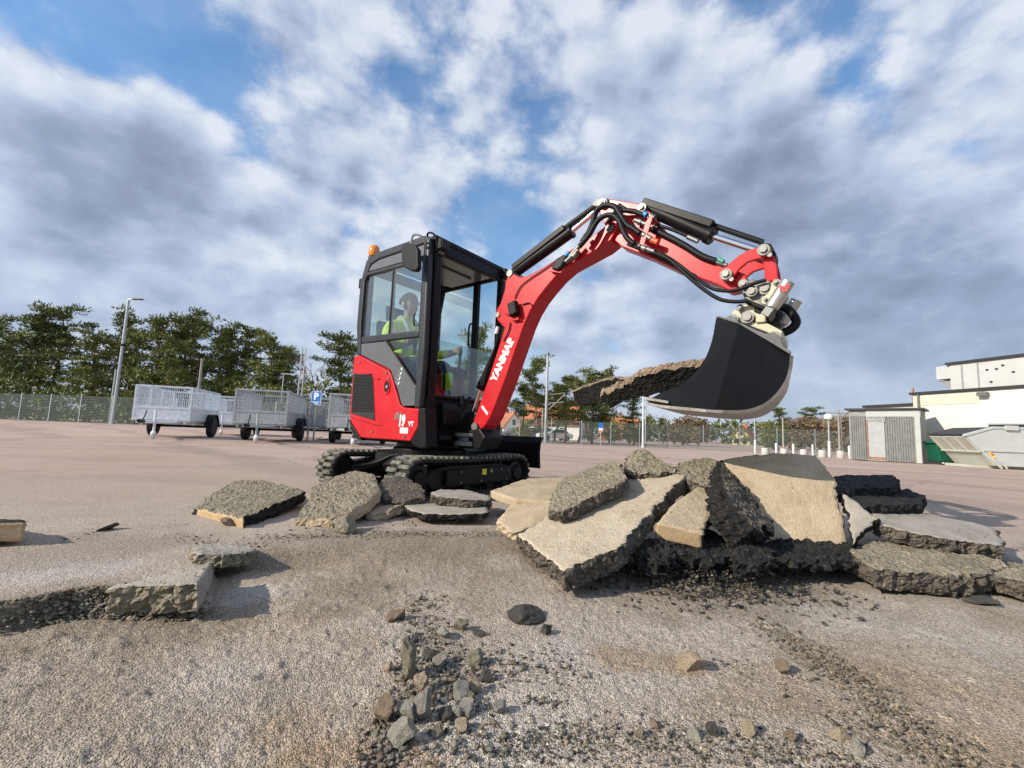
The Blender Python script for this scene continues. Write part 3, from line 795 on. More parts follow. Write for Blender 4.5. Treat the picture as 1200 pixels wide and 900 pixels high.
for yy in (-.30, .30):
    m = MB(); m.box((-.12, yy, 1.12), (.42, .13, .10)); cs = m.build('console', 'plastic_black', ex, .02)
    m = MB(); m.tube([(.0, yy, 1.16), (.015, yy, 1.26), (.010, yy, 1.33)], .012, 8); m.lathe([(.012, 1.30), (.022, 1.33), (.026, 1.37), (.018, 1.41), (.004, 1.415)], 10, Matrix.Translation((.012, yy, 0))); m.build('control_lever', 'plastic_black', cs)
m = MB()
for yy in (-.10, .10): m.tube([(.22, yy, .80), (.22, yy, 1.02), (.20, yy, 1.14)], .011, 8); m.box((.24, yy, .83), (.14, .08, .02))
m.build('travel_levers', 'plastic_black', ex)
# mirror, beacon, lamps
m = MB(); m.prism(prof([(474.5, 287), (481, 285.5), (489, 289), (492, 293), (492.5, 314), (490, 318.5), (484, 318.5), (476, 314.5), (473, 309), (472.5, 291)], -.62), -.645, -.60)
mir = m.build('mirror', 'plastic_black', ex, .012, 3)
m = MB(); m.tube([(.34, -.50, 2.10), (.36, -.545, 2.15), (.34, -.58, 2.20), (.27, -.61, 2.20), (.265, -.615, 2.03)], .010, 8, None, 0, True); m.build('mirror_bracket', 'steel_grey', mir)
m = MB(); T = Matrix.Translation((-.64, -.37, 2.315)); m.lathe([(.03, -.10), (.052, -.09), (.055, -.03), (.05, -.015)], 20, T); bc = m.build('beacon', 'plastic_black', ex)
m = MB(); m.lathe([(.052, -.016), (.058, 0), (.058, .05), (.050, .085), (.030, .105), (.004, .112)], 24, T); m.build('beacon_lens', 'amber', bc)
m = MB(); m.tube([(-.64, -.37, 2.23), (-.63, -.36, 2.14), (-.56, -.36, 2.14)], .016, 8); m.build('beacon_bracket', 'plastic_black', bc)
m = MB(); m.box((-.66, -.46, 1.985), (.05, .07, .10)); m.cyl((-.63, -.46, 2.0), (-.58, -.46, 2.0), .015); m.build('rear_lamp', 'plastic_black', ex, .01)
for (yy, zz_) in ((-.405, 2.155), (.475, 2.165)):
    m = MB(); m.box((.445, yy, zz_), (.05, .105, .10)); wl = m.build('work_lamp', 'plastic_black', ex, .010)
    m = MB(); m.box((.472, yy, zz_), (.008, .085, .08)); m.build('lamp_lens', 'grille', wl, .004)
    m = MB(); m.box((.41, yy, zz_ - .06), (.04, .05, .03)); m.build('lamp_bracket', 'zinc', wl)
m = MB(); m.cyl((.05, -.3, 2.26), (.05, -.3, 2.31), .012, 8); m.tube([(.30, -.46, 2.20), (.34, -.50, 2.255), (.40, -.47, 2.23), (.41, -.44, 2.10)], .009, 8, None, 0, True); m.build('roof_cable', 'hose', ex)

# ---- swing bracket and boom
m = MB(); m.lathe([(.03, .43), (.15, .43), (.15, .465), (.12, .475), (.12, .50), (.15, .51), (.15, .54), (.03, .54)], 24, Matrix.Translation((.52, -.02, -.01))); m.build('swing_post', 'dull_plate', ex, .004)
m = MB(); m.prism([(.42, .53), (.66, .46), (.72, .52), (.70, .66), (.60, .72), (.50, .72), (.44, .64)], -.075, .075)
m.prism([(.46, .40), (.72, .40), (.78, .50), (.70, .58), (.50, .54)], -.12, .12); m.build('swing_bracket', 'black_paint', ex, .014)
m = MB(); m.cyl((.02, -.40, .475), (.22, -.31, .48), .022, 14, None, 0).cyl((-.25, -.46, .47), (.06, -.385, .475), .036, 14, None, 1); m.build('swing_cylinder', ['chrome', 'black_paint'], ex)
m = MB(); m.lathe([(.02, 0), (.085, 0), (.085, .03), (.05, .045), (.02, .045)], 20, Matrix.Translation((.42, -.27, .47))); m.tube([(.30, -.28, .52), (.40, -.20, .58), (.44, -.10, .70), (.43, -.06, .86)], .017, 8, None, 0, True); m.tube([(.30, -.2, .52), (.38, -.14, .62), (.42, -.04, .74), (.45, .02, .86)], .017, 8, None, 0, True); m.build('swing_hoses', 'hose', ex)
m = MB(); m.prism([(.40, .56), (.46, .60), (.46, .74), (.40, .80)], -.30, -.10); m.build('hose_cover', 'plastic_black', ex, .02, 3)

bs = prof([(553, 507), (553.5, 497), (572, 444), (587.5, 396), (591, 384), (584, 377), (580.5, 370), (581.5, 363), (586, 356), (591, 340), (592, 330), (596, 321), (602, 321), (608, 324.5), (616, 323.5), (624, 320), (648, 306), (676, 288), (700, 272), (708, 265.5)], -.09)
cx_, cz_ = on_plane(715.6, 268, -.09)
arc = [(cx_ + .052 * math.cos(a), cz_ + .052 * math.sin(a)) for a in [R(d) for d in (120, 90, 60, 30, 0, -30, -55)]]
be = prof([(716, 281), (706, 289), (696, 294.5), (664, 312.5), (652, 323), (640, 337), (630, 350), (621, 365), (614, 381), (608, 398), (590, 450), (575, 488), (569, 498), (560, 508)], -.09)
m = MB(); m.prism(bs + arc + be, -.09, .09); boom = m.build('boom', 'red_paint', ex, .010, 3)
bx_, bz_ = on_plane(557, 500, -.1)
m = MB(); m.cyl((bx_, -.115, bz_), (bx_, .115, bz_), .034, 18, None, 0); m.cyl((cx_, -.105, cz_), (cx_, .105, cz_), .030, 18); m.cyl((cx_, -.116, cz_), (cx_, -.10, cz_), .016, 6); x, z = on_plane(583.5, 369, -.09); m.cyl((x, -.10, z), (x, .10, z), .022, 14); m.build('boom_pins', 'zinc', boom)
fl = prof([(566, 475), (572.5, 484.5), (571, 486.5), (564, 477)], -.09); m = MB(); m.prism(fl, -.094, -.088); fl = prof([(560, 487), (563, 480), (570, 489), (566, 494)], -.09); m.build('boom_decals', 'white_print', boom)
p0 = on_plane(580.5, 449.5, -.091); p1 = on_plane(604.2, 396.5, -.091)
lettering('YANMAR', math.hypot(p1[0] - p0[0], p1[1] - p0[1]), .074, side_frame(p0[0], -.0905, p0[1], math.atan2(p1[1] - p0[1], p1[0] - p0[0])), 'white_print', boom, bold=.055)
x, z = on_plane(602.5, 362, -.13)
m = MB(); m.box((x, -.135, z), (.085, .055, .12), Matrix.Translation((x, 0, z)) @ Matrix.Rotation(R(-14), 4, 'Y') @ Matrix.Translation((-x, 0, -z))); bl = m.build('boom_lamp', 'plastic_black', boom, .012)
m = MB(); m.box((x + .01, -.10, z - .085), (.07, .05, .02)); m.tube([(x - .11, -.10, z - .02), (x - .03, -.105, z - .055), (x + .06, -.10, z - .10)], .008, 6); m.build('lamp_bracket', 'red_paint', bl)
m = MB(); m.box((x, -.166, z), (.07, .004, .10), Matrix.Translation((x, 0, z)) @ Matrix.Rotation(R(-14), 4, 'Y') @ Matrix.Translation((-x, 0, -z))); m.build('lamp_lens', 'grille', bl)
m = MB(); cb = [v3(on_plane(u, v, -.10), -.10) for u, v in ((603, 350), (610, 336), (622, 326), (640, 314), (655, 303))]; m.tube(cb, .005, 6, None, 0, True)
cb = [v3(on_plane(u, v, -.10), -.10) for u, v in ((612, 357), (620, 355), (624, 359))]; m.tube(cb, .005, 6, None, 0, True)
cb = [v3(on_plane(u, v, -.10), -.10) for u, v in ((598, 378), (596, 388), (590, 400))]; m.tube(cb, .005, 6, None, 0, True); m.build('lamp_cable', 'hose', boom)
# lift cylinder behind the boom
a, b, c = on_plane(599, 377, 0), on_plane(563, 456, 0), on_plane(553, 486, 0)
m = MB(); m.cyl(v3(a, 0), v3(b, 0), .043, 18); lc = m.build('lift_cylinder', 'black_paint', ex)
m = MB(); m.cyl(v3(b, 0), v3(c, 0), .022, 14); m.build('lift_rod', 'chrome', lc)
m = MB(); h = [v3(on_plane(u, v, -.06), -.06) for u, v in ((582, 384), (583, 393), (580, 408), (570, 436), (566, 452))]; m.tube(h, .012, 8, None, 0, True); m.build('lift_hose', 'hose', lc)
h = [v3(on_plane(u, v, -.07), -.07) for u, v in ((583.5, 383), (581.5, 391))]; m = MB(); m.cyl(h[0], h[1], .016, 10); m.build('hose_sleeve', 'white_print', lc)
# arm cylinder on the boom
a, b, c = on_plane(603, 320, 0), on_plane(668, 273, 0), on_plane(708, 239, 0)
m = MB(); m.cyl(v3(a, 0), v3(b, 0), .046, 20); m.cyl(v3(b, 0), v3(on_plane(671, 271, 0), 0), .052, 20); ac = m.build('arm_cylinder', 'black_paint', ex, .003)
m = MB(); m.cyl(v3(b, 0), v3(c, 0), .020, 14); m.build('cylinder_rod', 'chrome', ac)
a, b = on_plane(604, 314.5, 0), on_plane(664, 268, 0); m = MB(); dx, dz = b[0] - a[0], b[1] - a[1]; L = math.hypot(dx, dz); nx, nz = -dz / L, dx / L
m.prism([(a[0] - nx * .03, a[1] - nz * .03), (b[0] - nx * .03, b[1] - nz * .03), (b[0] + nx * .018, b[1] + nz * .018), (a[0] + nx * .018, a[1] + nz * .018)], -.055, .055); m.build('cylinder_guard', 'black_paint', ac, .006)
m = MB(); m.cyl(v3(on_plane(663, 267, 0), 0), v3(on_plane(698, 242, 0), 0), .024, 12); m.build('rod_guard', 'plastic_black', ac)
m = MB(); x, z = on_plane(601, 322, -.05); m.cyl((x, -.10, z), (x, .10, z), .030, 16); m.build('cylinder_pin', 'zinc', ac)

# ---- arm
ap = prof([(699, 241), (712, 233), (722, 234), (750, 238.5), (766, 252), (780, 272), (800, 285), (842, 309), (853, 315.5)], -.06)
jx, jz = on_plane(864, 329, -.06)
ap += [(jx + .055 * math.cos(R(d)), jz + .055 * math.sin(R(d))) for d in (70, 40, 10, -20, -60, -100)]
ap += prof([(855, 341), (840, 333.5), (790, 315), (760, 301), (728, 289), (718, 280), (708, 262)], -.06)
m = MB(); m.prism(ap, -.062, .062); arm = m.build('arm', 'red_paint', ex, .008, 3)
tx, tz = on_plane(706, 238.5, -.08)
m = MB(); m.prism(prof([(693, 241), (700, 233.5), (712, 232), (713, 240), (702, 243)], -.075), -.085, -.063); m.prism(prof([(693, 241), (700, 233.5), (712, 232), (713, 240), (702, 243)], -.075), .063, .085); m.build('arm_tail_plate', 'dull_plate', arm, .004)
m = MB(); m.cyl((tx, -.10, tz), (tx, .10, tz), .030, 16); m.cyl((tx, -.113, tz), (tx, -.1, tz), .017, 6)
x, z = on_plane(752, 243.5, -.08); m.cyl((x, -.085, z), (x, .085, z), .032, 16); m.cyl((x, -.1, z), (x, -.085, z), .018, 6); m.build('arm_pins', 'zinc', arm)
a, b, c = on_plane(762, 245, 0), on_plane(832, 276, 0), on_plane(894, 296, 0)
m = MB(); m.cyl(v3(a, 0), v3(b, 0), .050, 20); m.cyl(v3(on_plane(829, 274.5, 0), 0), v3(on_plane(835, 277.5, 0), 0), .058, 20); m.cyl(v3(on_plane(752, 243, 0), 0), v3(a, 0), .034, 14); kc = m.build('bucket_cylinder', 'black_paint', ex, .003)
m = MB(); m.cyl(v3(b, 0), v3(c, 0), .021, 14); m.build('cylinder_rod', 'chrome', kc)
a, b = on_plane(757, 237.5, 0), on_plane(838, 264, 0); dx, dz = b[0] - a[0], b[1] - a[1]; L = math.hypot(dx, dz); nx, nz = -dz / L, dx / L
m = MB(); m.prism([(a[0] - nx * .035, a[1] - nz * .035), (b[0] - nx * .035, b[1] - nz * .035), (b[0] + nx * .016, b[1] + nz * .016), (a[0] + nx * .016, a[1] + nz * .016)], -.055, .055); m.build('cylinder_guard', 'black_paint', kc, .006)
m = MB(); m.cyl(v3(on_plane(838, 265, 0), 0), v3(on_plane(894, 284, 0), 0), .018, 12); m.build('rod_guard', 'plastic_black', kc)
# rocker links between cylinder and tool
ro = prof([(845.5, 323), (849, 314.5), (856, 308), (866, 299.5), (878, 293), (890, 289.5), (896, 288), (901, 291), (901, 298), (896, 302.5), (886, 304), (876, 307.5), (867, 315), (861, 323), (856, 328.5), (849, 328.5)], -.10)
m = MB(); m.prism(ro, -.105, -.080); m.prism(ro, .080, .105); rk = m.build('rocker_link', 'red_paint', ex, .005)
l2 = prof([(894, 299), (900, 295), (907, 300), (910.5, 313), (911.5, 328), (896, 331), (895.5, 318)], -.08)
m = MB(); m.prism(l2, -.079, -.055); m.prism(l2, .055, .079); m.build('tool_link', 'red_paint', ex, .005)
m = MB(); hd = prof([(888.5, 288), (890, 283.5), (903, 284.5), (909, 296), (909, 303), (902, 307), (894, 304)], -.06); m.prism(hd, -.054, .054); m.build('rod_end', 'plastic_black', ex, .008)
for (u, v) in ((851, 322), (895, 293.5)):
    x, z = on_plane(u, v, -.11); m = MB(); m.cyl((x, -.125, z), (x, .125, z), .034, 20, None, 1); m.cyl((x, -.138, z), (x, -.125, z), .020, 6); m.cyl((x + .03, -.12, z - .035), (x + .03, -.106, z - .035), .014, 6); m.build('link_pin', ['zinc', 'pin_grey'], rk)

# ---- hoses on boom and arm
def hose(px, y0, r, y1=None, name='hydraulic_hose'):
    n = len(px); pts = []
    for i, (u, v) in enumerate(px):
        y = y0 if y1 is None else y0 + (y1 - y0) * i / (n - 1)
        pts.append(v3(on_plane(u, v, y), y))
    m = MB(); m.tube(pts, r, 10, None, 0, True); return m.build(name, 'hose', ex)
hose([(682, 284), (690, 272), (695, 260), (698, 249), (704, 243), (712, 240.5), (721, 243), (727, 252), (734, 263), (742, 268), (750, 273.5)], -.16, .021)
hose([(679, 289), (690, 276), (698, 262), (704, 255.5), (712, 252), (720, 253.5), (726, 260), (730, 270), (735, 279), (743, 286)], -.19, .019)
hose([(712, 262), (720, 250), (730, 247), (742, 247.5), (754, 252)], -.12, .018)
hose([(655, 309), (664, 301), (672, 296), (676, 292)], -.12, .020)
hose([(764, 268), (776, 274), (790, 281), (806, 290), (822, 300), (838, 306)], -.075, .022)
hose([(768, 263), (790, 270), (806, 277)], -.085, .012)
hose([(762, 292), (778, 299), (794, 309), (812, 323), (832, 337), (850, 341), (866, 339), (884, 332), (898, 328)], -.13, .011)
hose([(764, 295), (784, 304), (802, 320), (822, 337), (842, 350), (860, 353.5), (876, 352.5)], -.15, .012)
hose([(735, 286), (760, 296), (790, 311), (815, 323)], -.07, .009)
hose([(725, 240), (735, 246), (745, 247)], -.075, .014)
m = MB()
def fit(u, v, u2, v2, y, r, mi=0):
    m.cyl(v3(on_plane(u, v, y), y), v3(on_plane(u2, v2, y), y), r, 10, None, mi)
fit(668, 301, 681, 286, -.14, .018); fit(669, 304, 676, 296, -.14, .023); fit(663, 307, 678, 293, -.17, .017, 0); fit(672, 301, 676, 296.5, -.17, .022)
fit(748, 272, 763, 280, -.14, .017); fit(752, 274, 756, 276.5, -.14, .023); fit(740, 284, 750, 289, -.16, .016); fit(750, 289, 767, 295, -.15, .016); fit(753, 290.5, 757, 292, -.15, .022)
fit(744, 258, 760, 264, -.11, .017); fit(748, 259.5, 752, 261, -.11, .023); fit(762, 253, 767, 256, -.11, .022); fit(806, 277.5, 818, 283, -.08, .016)
fit(842, 308, 852, 311, -.07, .014, 0); fit(684, 279, 688, 275, -.15, .02)
fit(763, 281, 771, 284, -.13, .020, 2); fit(755, 250, 758, 252.5, -.12, .020, 1); fit(663, 300, 667, 296, -.13, .019, 1); fit(842, 304, 848, 307, -.08, .016, 3)
m.build('hose_fittings', ['zinc', 'blue_cap', 'orange_cap', 'green_cap'], ex)
m = MB(); m.prism(prof([(749, 291), (757, 262), (763, 253), (766, 255), (760, 274), (754, 293)], -.14), -.155, -.145); m.prism(prof([(646, 319), (648, 315.5), (660, 317.5), (662, 313), (659, 321)], -.10), -.125, -.09); m.build('hose_clamp', 'red_paint', ex, .002)
m = MB(); m.prism(prof([(648, 316), (653, 305), (663, 299), (666, 303), (660, 314), (655, 318)], -.12), -.15, -.095); m.build('hose_boot', 'plastic_black', ex, .012, 3)

# ---- tiltrotator
m = MB(); tb = prof([(869, 331), (882, 327), (897, 331), (910, 331), (913, 340), (905, 352), (897, 362), (874, 352), (870, 344)], -.08)
m.prism(tb, -.085, .085); rot = m.build('tilt_bracket', 'dull_plate', ex, .008)
m = MB()
for yy in (-.165, .135): m.prism(prof([(905, 331), (912, 327), (917, 331), (913, 342), (904, 351), (900, 358), (893, 357), (893, 350), (902, 343)], -.15), yy, yy + .03)
m.build('cylinder_ears', 'cream_paint', rot, .006)
for yy in (-.20, .20):
    a, b = on_plane(924, 330, -.20), on_plane(904, 361, -.20)
    m = MB(); m.cyl((a[0], yy, a[1]), (b[0], yy, b[1]), .036, 20); tc = m.build('tilt_cylinder', 'cylinder_silver', rot, .003)
    m = MB(); e = on_plane(897, 370, -.20); m.cyl((b[0], yy, b[1]), (e[0], yy, e[1]), .030, 4); m.build('cylinder_foot', 'dull_plate', tc)
    if yy < 0: lettering('RF', .048, .036, Matrix.Translation((0, 0, 0)) @ side_frame(on_plane(913.5, 342.5, -.237)[0], -.2375, on_plane(913.5, 342.5, -.237)[1], R(0)), 'red_print', tc, bold=.05)
m = MB(); m.prism(prof([(872, 349), (897, 359), (896, 364), (873, 355)], -.12), -.125, .125); m.prism(prof([(884, 359), (894, 363), (893, 369), (883, 366)], -.10), -.10, .10); m.build('tilt_beam', 'black_paint', rot, .006)
m = MB(); a = on_plane(880, 360, 0); b = on_plane(888, 378, 0); m.cyl((a[0], 0, a[1]), (b[0], 0, b[1]), .10, 24); m.build('rotor_housing', 'cream_paint', rot, .006)
m = MB(); m.prism(prof([(857, 369), (860, 363), (866, 364), (870, 370), (879, 372), (884, 378), (900, 379), (917, 388), (916, 394), (905, 392), (858, 374)], -.13), -.135, .135); m.box((on_plane(893, 375, -.1)[0], -.13, on_plane(893, 375, -.1)[1]), (.05, .04, .05)); qh = m.build('quick_hitch', 'cream_paint', ex, .006)
m = MB()
for (u, v, yy, r) in ((870.5, 332, -.115, .026), (880.5, 341, -.118, .032), (896, 337, -.10, .040), (858.5, 373.5, -.16, .030), (875.5, 371.5, -.155, .036), (907.5, 394.5, -.16, .032), (909, 330.5, -.18, .016), (897, 350.5, -.18, .012), (867, 360, -.12, .018)):
    x, z = on_plane(u, v, yy); m.cyl((x, yy, z), (x, -yy * .9, z), r, 18, None, 1); m.cyl((x, yy - .012, z), (x, yy, z), r * .62, 12, None, 0)
m.build('hitch_pins', ['zinc', 'pin_grey'], qh)
m = MB(); m.box((on_plane(904, 374, -.05)[0], -.05, on_plane(904, 374, -.05)[1]), (.10, .14, .07), None); m.box((on_plane(912, 371, -.05)[0], -.07, on_plane(912, 371, -.05)[1]), (.05, .06, .05)); m.build('valve_block', 'plastic_black', qh, .01)
hose([(914, 360), (923, 362), (930, 370), (933, 378), (928, 385), (918, 390)], -.02, .024, None, 'rotator_hose')

# ---- bucket, turned a little on the rotator
BT = Matrix.Translation((2.66, 0, 0)) @ Matrix.Rotation(R(7), 4, 'Z')
BTI = (EXM @ BT).inverted()
BH = .40
def on_bucket(u, v, y):
    o = BTI @ EYE; d = BTI.to_3x3() @ ray(u, v); p = o + d * ((y - o.y) / d.y); return (p.x, p.z)
def profb(px, y): return [on_bucket(u, v, y) for u, v in px]
bp = profb([(839.5, 371), (837.5, 382), (836, 391), (834, 400), (831, 409), (827, 419), (821, 428), (815, 436), (808, 443), (799, 450), (789, 455), (773, 461), (763, 466.5), (760, 471.5), (772, 474), (784, 475.5), (806, 477.5), (827, 479.5), (846, 480.5), (864, 480.5), (876, 479), (885, 476.5), (894, 472.5), (901, 467.5), (909, 460), (915, 452), (920, 444), (923, 436), (925, 426), (926, 414), (896, 396), (871, 382)], -BH)
fold = [on_bucket(866, 379.2, -BH), on_bucket(838, 480, -BH)]
def toe(p):                          # fold shaped so the rear half misses the sun's glint and looks darker
    (ax_, az_), (bx__, bz__) = fold; nx_, nz_ = bz__ - az_, -(bx__ - ax_); L_ = math.hypot(nx_, nz_)
    dd = ((p[0] - ax_) * nx_ + (p[1] - az_) * nz_) / L_
    return abs(dd) * (.03 if dd < 0 else .20) if False else abs(dd) * (.26 if p[0] > ax_ + (p[1] - az_) / (bz__ - az_) * (bx__ - ax_) else .02)
i_c = 18
front = [fold[0]] + bp[0:i_c] + [fold[1]]
back = [fold[1]] + bp[i_c + 1:] + [fold[0]]
for sgn, nm in ((-1, 'bucket'), (1, 'bucket_side')):
    m = MB(); n = len(front)
    outer_ = [(p[0], sgn * ((BH + .0005) - toe(p)), p[1]) for p in front]; inner_ = [(p[0], sgn * ((BH - .0175) - toe(p)), p[1]) for p in front]
    fs = [tuple(range(n)), tuple(range(2 * n - 1, n - 1, -1))] + [(i, i + n, (i + 1) % n + n, (i + 1) % n) for i in range(n)]
    m.add(outer_ + inner_, fs if sgn < 0 else [f[::-1] for f in fs], 0, False, BT)
    n2 = len(back); o2 = [(p[0], sgn * ((BH + .0005) - toe(p)), p[1]) for p in back]; i2 = [(p[0], sgn * ((BH - .0175) - toe(p)), p[1]) for p in back]
    fs = [tuple(range(n2)), tuple(range(2 * n2 - 1, n2 - 1, -1))] + [(i, i + n2, (i + 1) % n2 + n2, (i + 1) % n2) for i in range(n2)]
    m.add(o2 + i2, fs if sgn < 0 else [f[::-1] for f in fs], 0, False, BT)
    if sgn < 0: bk = m.build(nm, 'bucket_black', ex)
    else: m.build(nm, 'bucket_black', bk)
sh = bp[12:30]
m = MB(); cxb, czb = 2.72, .98
outer = []
for i, p in enumerate(sh):
    q0, q1 = sh[max(0, i - 1)], sh[min(len(sh) - 1, i + 1)]
    dx, dz = q1[0] - q0[0], q1[1] - q0[1]; L = math.hypot(dx, dz); nx, nz = dz / L, -dx / L
    outer.append((p[0] + nx * .016, p[1] + nz * .016))
n = len(sh)
vs = [(p[0], q * ((BH + .0) - toe(p)), p[1]) for q in (-1, 1) for p in outer] + [(p[0], q * ((BH + .0) - toe(p)), p[1]) for q in (-1, 1) for p in sh]
fs = []
for i in range(n - 1):
    fs += [(i, i + 1, n + i + 1, n + i), (2 * n + i + 1, 2 * n + i, 3 * n + i, 3 * n + i + 1), (i, 2 * n + i, 2 * n + i + 1, i + 1), (n + i, n + i + 1, 3 * n + i + 1, 3 * n + i)]
fs += [(0, n, 3 * n, 2 * n), (n - 1, 3 * n - 1, 4 * n - 1, 2 * n - 1)]
m.add(vs, fs, 0, False, BT); o = m.build('bucket_shell', 'worn_steel', bk)
tp = [bp[29], bp[30], bp[31], bp[0]]
m = MB(); off = lambda p, d: (p[0] + d * .51, p[1] + d * .86)
m.prism([bp[29], bp[30], bp[31], bp[0], off(bp[0], .014), off(bp[31], .014), off(bp[30], .014), off(bp[29], .014)], -BH + .025, BH - .025, BT); m.build('bucket_top', 'dull_plate', bk, .003)
m = MB()
for yy in (-.22, .20):
    m.prism(profb([(846, 374), (856, 369), (862, 372), (866, 378), (898, 391), (906, 389), (913, 393), (919, 406), (918, 412), (898, 400)], -.22), yy, yy + .02, BT)
m.build('hitch_ears', 'dull_plate', bk, .004)
ed = bp[12]
m = MB(); m.prism([(ed[0] - .035, ed[1] - .012), (ed[0] + .10, ed[1] - .034), (ed[0] + .10, ed[1] - .018), (ed[0] - .02, ed[1] + .004)], -BH - .015, BH + .015, BT); m.build('cutting_edge', 'worn_steel', bk, .003)
x0, z0 = on_bucket(869, 380.5, -.226); x1, z1 = on_bucket(896.5, 394, -.226); ph = math.atan2(z1 - z0, x1 - x0); L = math.hypot(x1 - x0, z1 - z0)
m = MB(); c, s_ = math.cos(ph), math.sin(ph)
m.prism([(x0, z0), (x1, z1), (x1 - s_ * -.0 + s_ * .040, z1 - c * .040), (x0 + s_ * .040, z0 - c * .040)], -.2235, -.2205, BT); sk = m.build('white_sticker', 'white_print', bk)
lettering('RF', .048, .026, BT @ side_frame(x0 + c * L * .62 + s_ * .034, -.2245, z0 + s_ * L * .62 - c * .034, ph), 'red_print', bk, bold=.04)

# ------------------------------------------------------------------ the operator
def skinned(chains, mats, name, label, assign, loc=(0, 0, 0), rotz=0.0):
    """chains: lists of (point, radius); a chain starts from an existing point when its first item is an index"""
    vs, es, rad = [], [], []
    idx = {}
    for ch in chains:
        prev = None
        for it in ch:
            if isinstance(it, str): prev = idx[it]; continue
            p, r = it[0], it[1]
            vs.append(p); rad.append(r); k = len(vs) - 1
            if len(it) > 2: idx[it[2]] = k
            if prev is not None: es.append((prev, k))
            prev = k
    me = bpy.data.meshes.new(name); me.from_pydata(vs, es, []); me.update()
    o = bpy.data.objects.new(name, me); COL.objects.link(o)
    sk = o.modifiers.new('skin', 'SKIN'); sk.use_smooth_shade = True; sk.branch_smoothing = .3
    if not me.skin_vertices: 
        bm = bmesh.new(); bm.from_mesh(me); bm.verts.layers.skin.verify(); bm.to_mesh(me); bm.free()
    for i, r in enumerate(rad):
        sv = me.skin_vertices[0].data[i]
        sv.radius = r if isinstance(r, tuple) else (r, r); sv.use_root = (i == 0)
    o.modifiers.new('sub', 'SUBSURF').levels = 2; o.modifiers['sub'].render_levels = 2
    dg = bpy.context.evaluated_depsgraph_get()
    m2 = bpy.data.meshes.new_from_object(o.evaluated_get(dg))
    bpy.data.objects.remove(o)
    for x in mats: m2.materials.append(MAT[x])
    for p in m2.polygons: p.material_index = assign(p.center); p.use_smooth = True
    m2.name = name
    return m2
HX, HY = -.33, -.13
def hand(px, py, pz_, side):        # fingers closed round a lever knob at (px,py,pz_)
    out = []
    for k, (dz, ln) in enumerate(((.030, .052), (.010, .058), (-.010, .054), (-.028, .044))):
        bx = px - .035
        out.append([('palm%d' % side), ((bx + .012, py - side * .020, pz_ + dz), .009), ((bx + .012 + ln * .5, py - side * .024, pz_ + dz + .002), .0085), ((bx + .012 + ln * .75, py - side * .002, pz_ + dz), .008), ((bx + .012 + ln * .55, py + side * .014, pz_ + dz - .003), .007)])
    out.append([('palm%d' % side), ((px - .040, py + side * .022, pz_ + .030), .010), ((px - .012, py + side * .026, pz_ + .040), .009), ((px + .008, py + side * .016, pz_ + .042), .008)])
    return out
chains = [
    [((HX, HY, 1.17), (.13, .16), 'pelvis'), ((HX - .03, HY, 1.30), (.12, .155), 'waist'), ((HX - .03, HY, 1.45), (.125, .17), 'chest'), ((HX - .02, HY, 1.57), (.105, .17), 'shoulders'), ((HX, HY, 1.655), .058, 'neck'), ((HX + .02, HY, 1.70), .054), ((HX + .03, HY, 1.775), (.085, .075), 'head'), ((HX + .02, HY, 1.85), (.092, .078), 'crown'), ((HX + .005, HY, 1.905), (.06, .055))],
    ['head', ((HX + .115, HY, 1.790), .016), ((HX + .125, HY, 1.775), .012)]]
for s_ in (-1, 1):
    kx, ky, kz = .012, .30 * s_, 1.375
    chains.append(['shoulders', ((HX - .01, HY + s_ * .17, 1.56), .070), ((HX + .02, HY + s_ * .235, 1.50), .066), ((HX + .05, HY + s_ * .27, 1.39), .058), ((HX + .08, HY + s_ * .28, 1.31), .054), ((-.13, (HY + s_ * .28 + ky) / 2, 1.335), .045), ((-.065, ky, 1.36), .034), ((-.04 , ky, 1.372), (.020, .032), 'palm%d' % s_)])
    chains += hand(kx, ky, kz, s_)
    chains.append(['pelvis', ((HX + .10, HY + s_ * .10, 1.15), .092), ((HX + .30, HY + s_ * .14, 1.17), .080), ((HX + .42, HY + s_ * .15, 1.165), .070), ((HX + .47, HY + s_ * .15, 1.08), .064), ((HX + .46, HY + s_ * .15, .93), .052), ((HX + .45, HY + s_ * .15, .855), .048), ((HX + .48, HY + s_ * .15, .835), .046), ((HX + .57, HY + s_ * .16, .828), .036)])
def op_mat(c):
    if c.z > 1.665: return 3 if (c.z > 1.845 or (c.x < HX - .01 and c.z > 1.74)) else 2
    if c.x > -.085 and c.z > 1.30: return 2
    if 1.335 < c.z < 1.375 and abs(c.y - HY) < .22: return 5
    if c.z > 1.22: return 0
    if c.z < .88: return 4
    if HX + .33 < c.x and (.93 < c.z < 1.10): return 0
    return 1
pm = skinned(chains, ['jacket', 'trousers', 'skin', 'hair', 'plastic_black', 'galvanised'], 'person', '', op_mat)
per = link('person', pm)
hm = MB()
for k in range(240):
    a_ = random.uniform(0, 6.28); q_ = random.uniform(.12, 1.0); c_ = Vector((HX + .012, HY, 1.825))
    d_ = Vector((math.cos(a_) * math.sqrt(1 - q_ * q_), math.sin(a_) * math.sqrt(1 - q_ * q_), q_))
    if d_.x > .55 and q_ < .62: continue
    p_ = c_ + Vector((d_.x * .098, d_.y * .086, d_.z * .105)); t_ = Vector((-d_.y, d_.x, -.6)).normalized(); n_ = d_
    s2 = n_.cross(t_).normalized() * .009
    hm.add([p_ - s2, p_ + s2, p_ + t_ * .045 + s2 + n_ * .008, p_ + t_ * .045 - s2 + n_ * .008], [(0, 1, 2, 3)])
hm.build('hair', 'hair', per)
fm = MB()
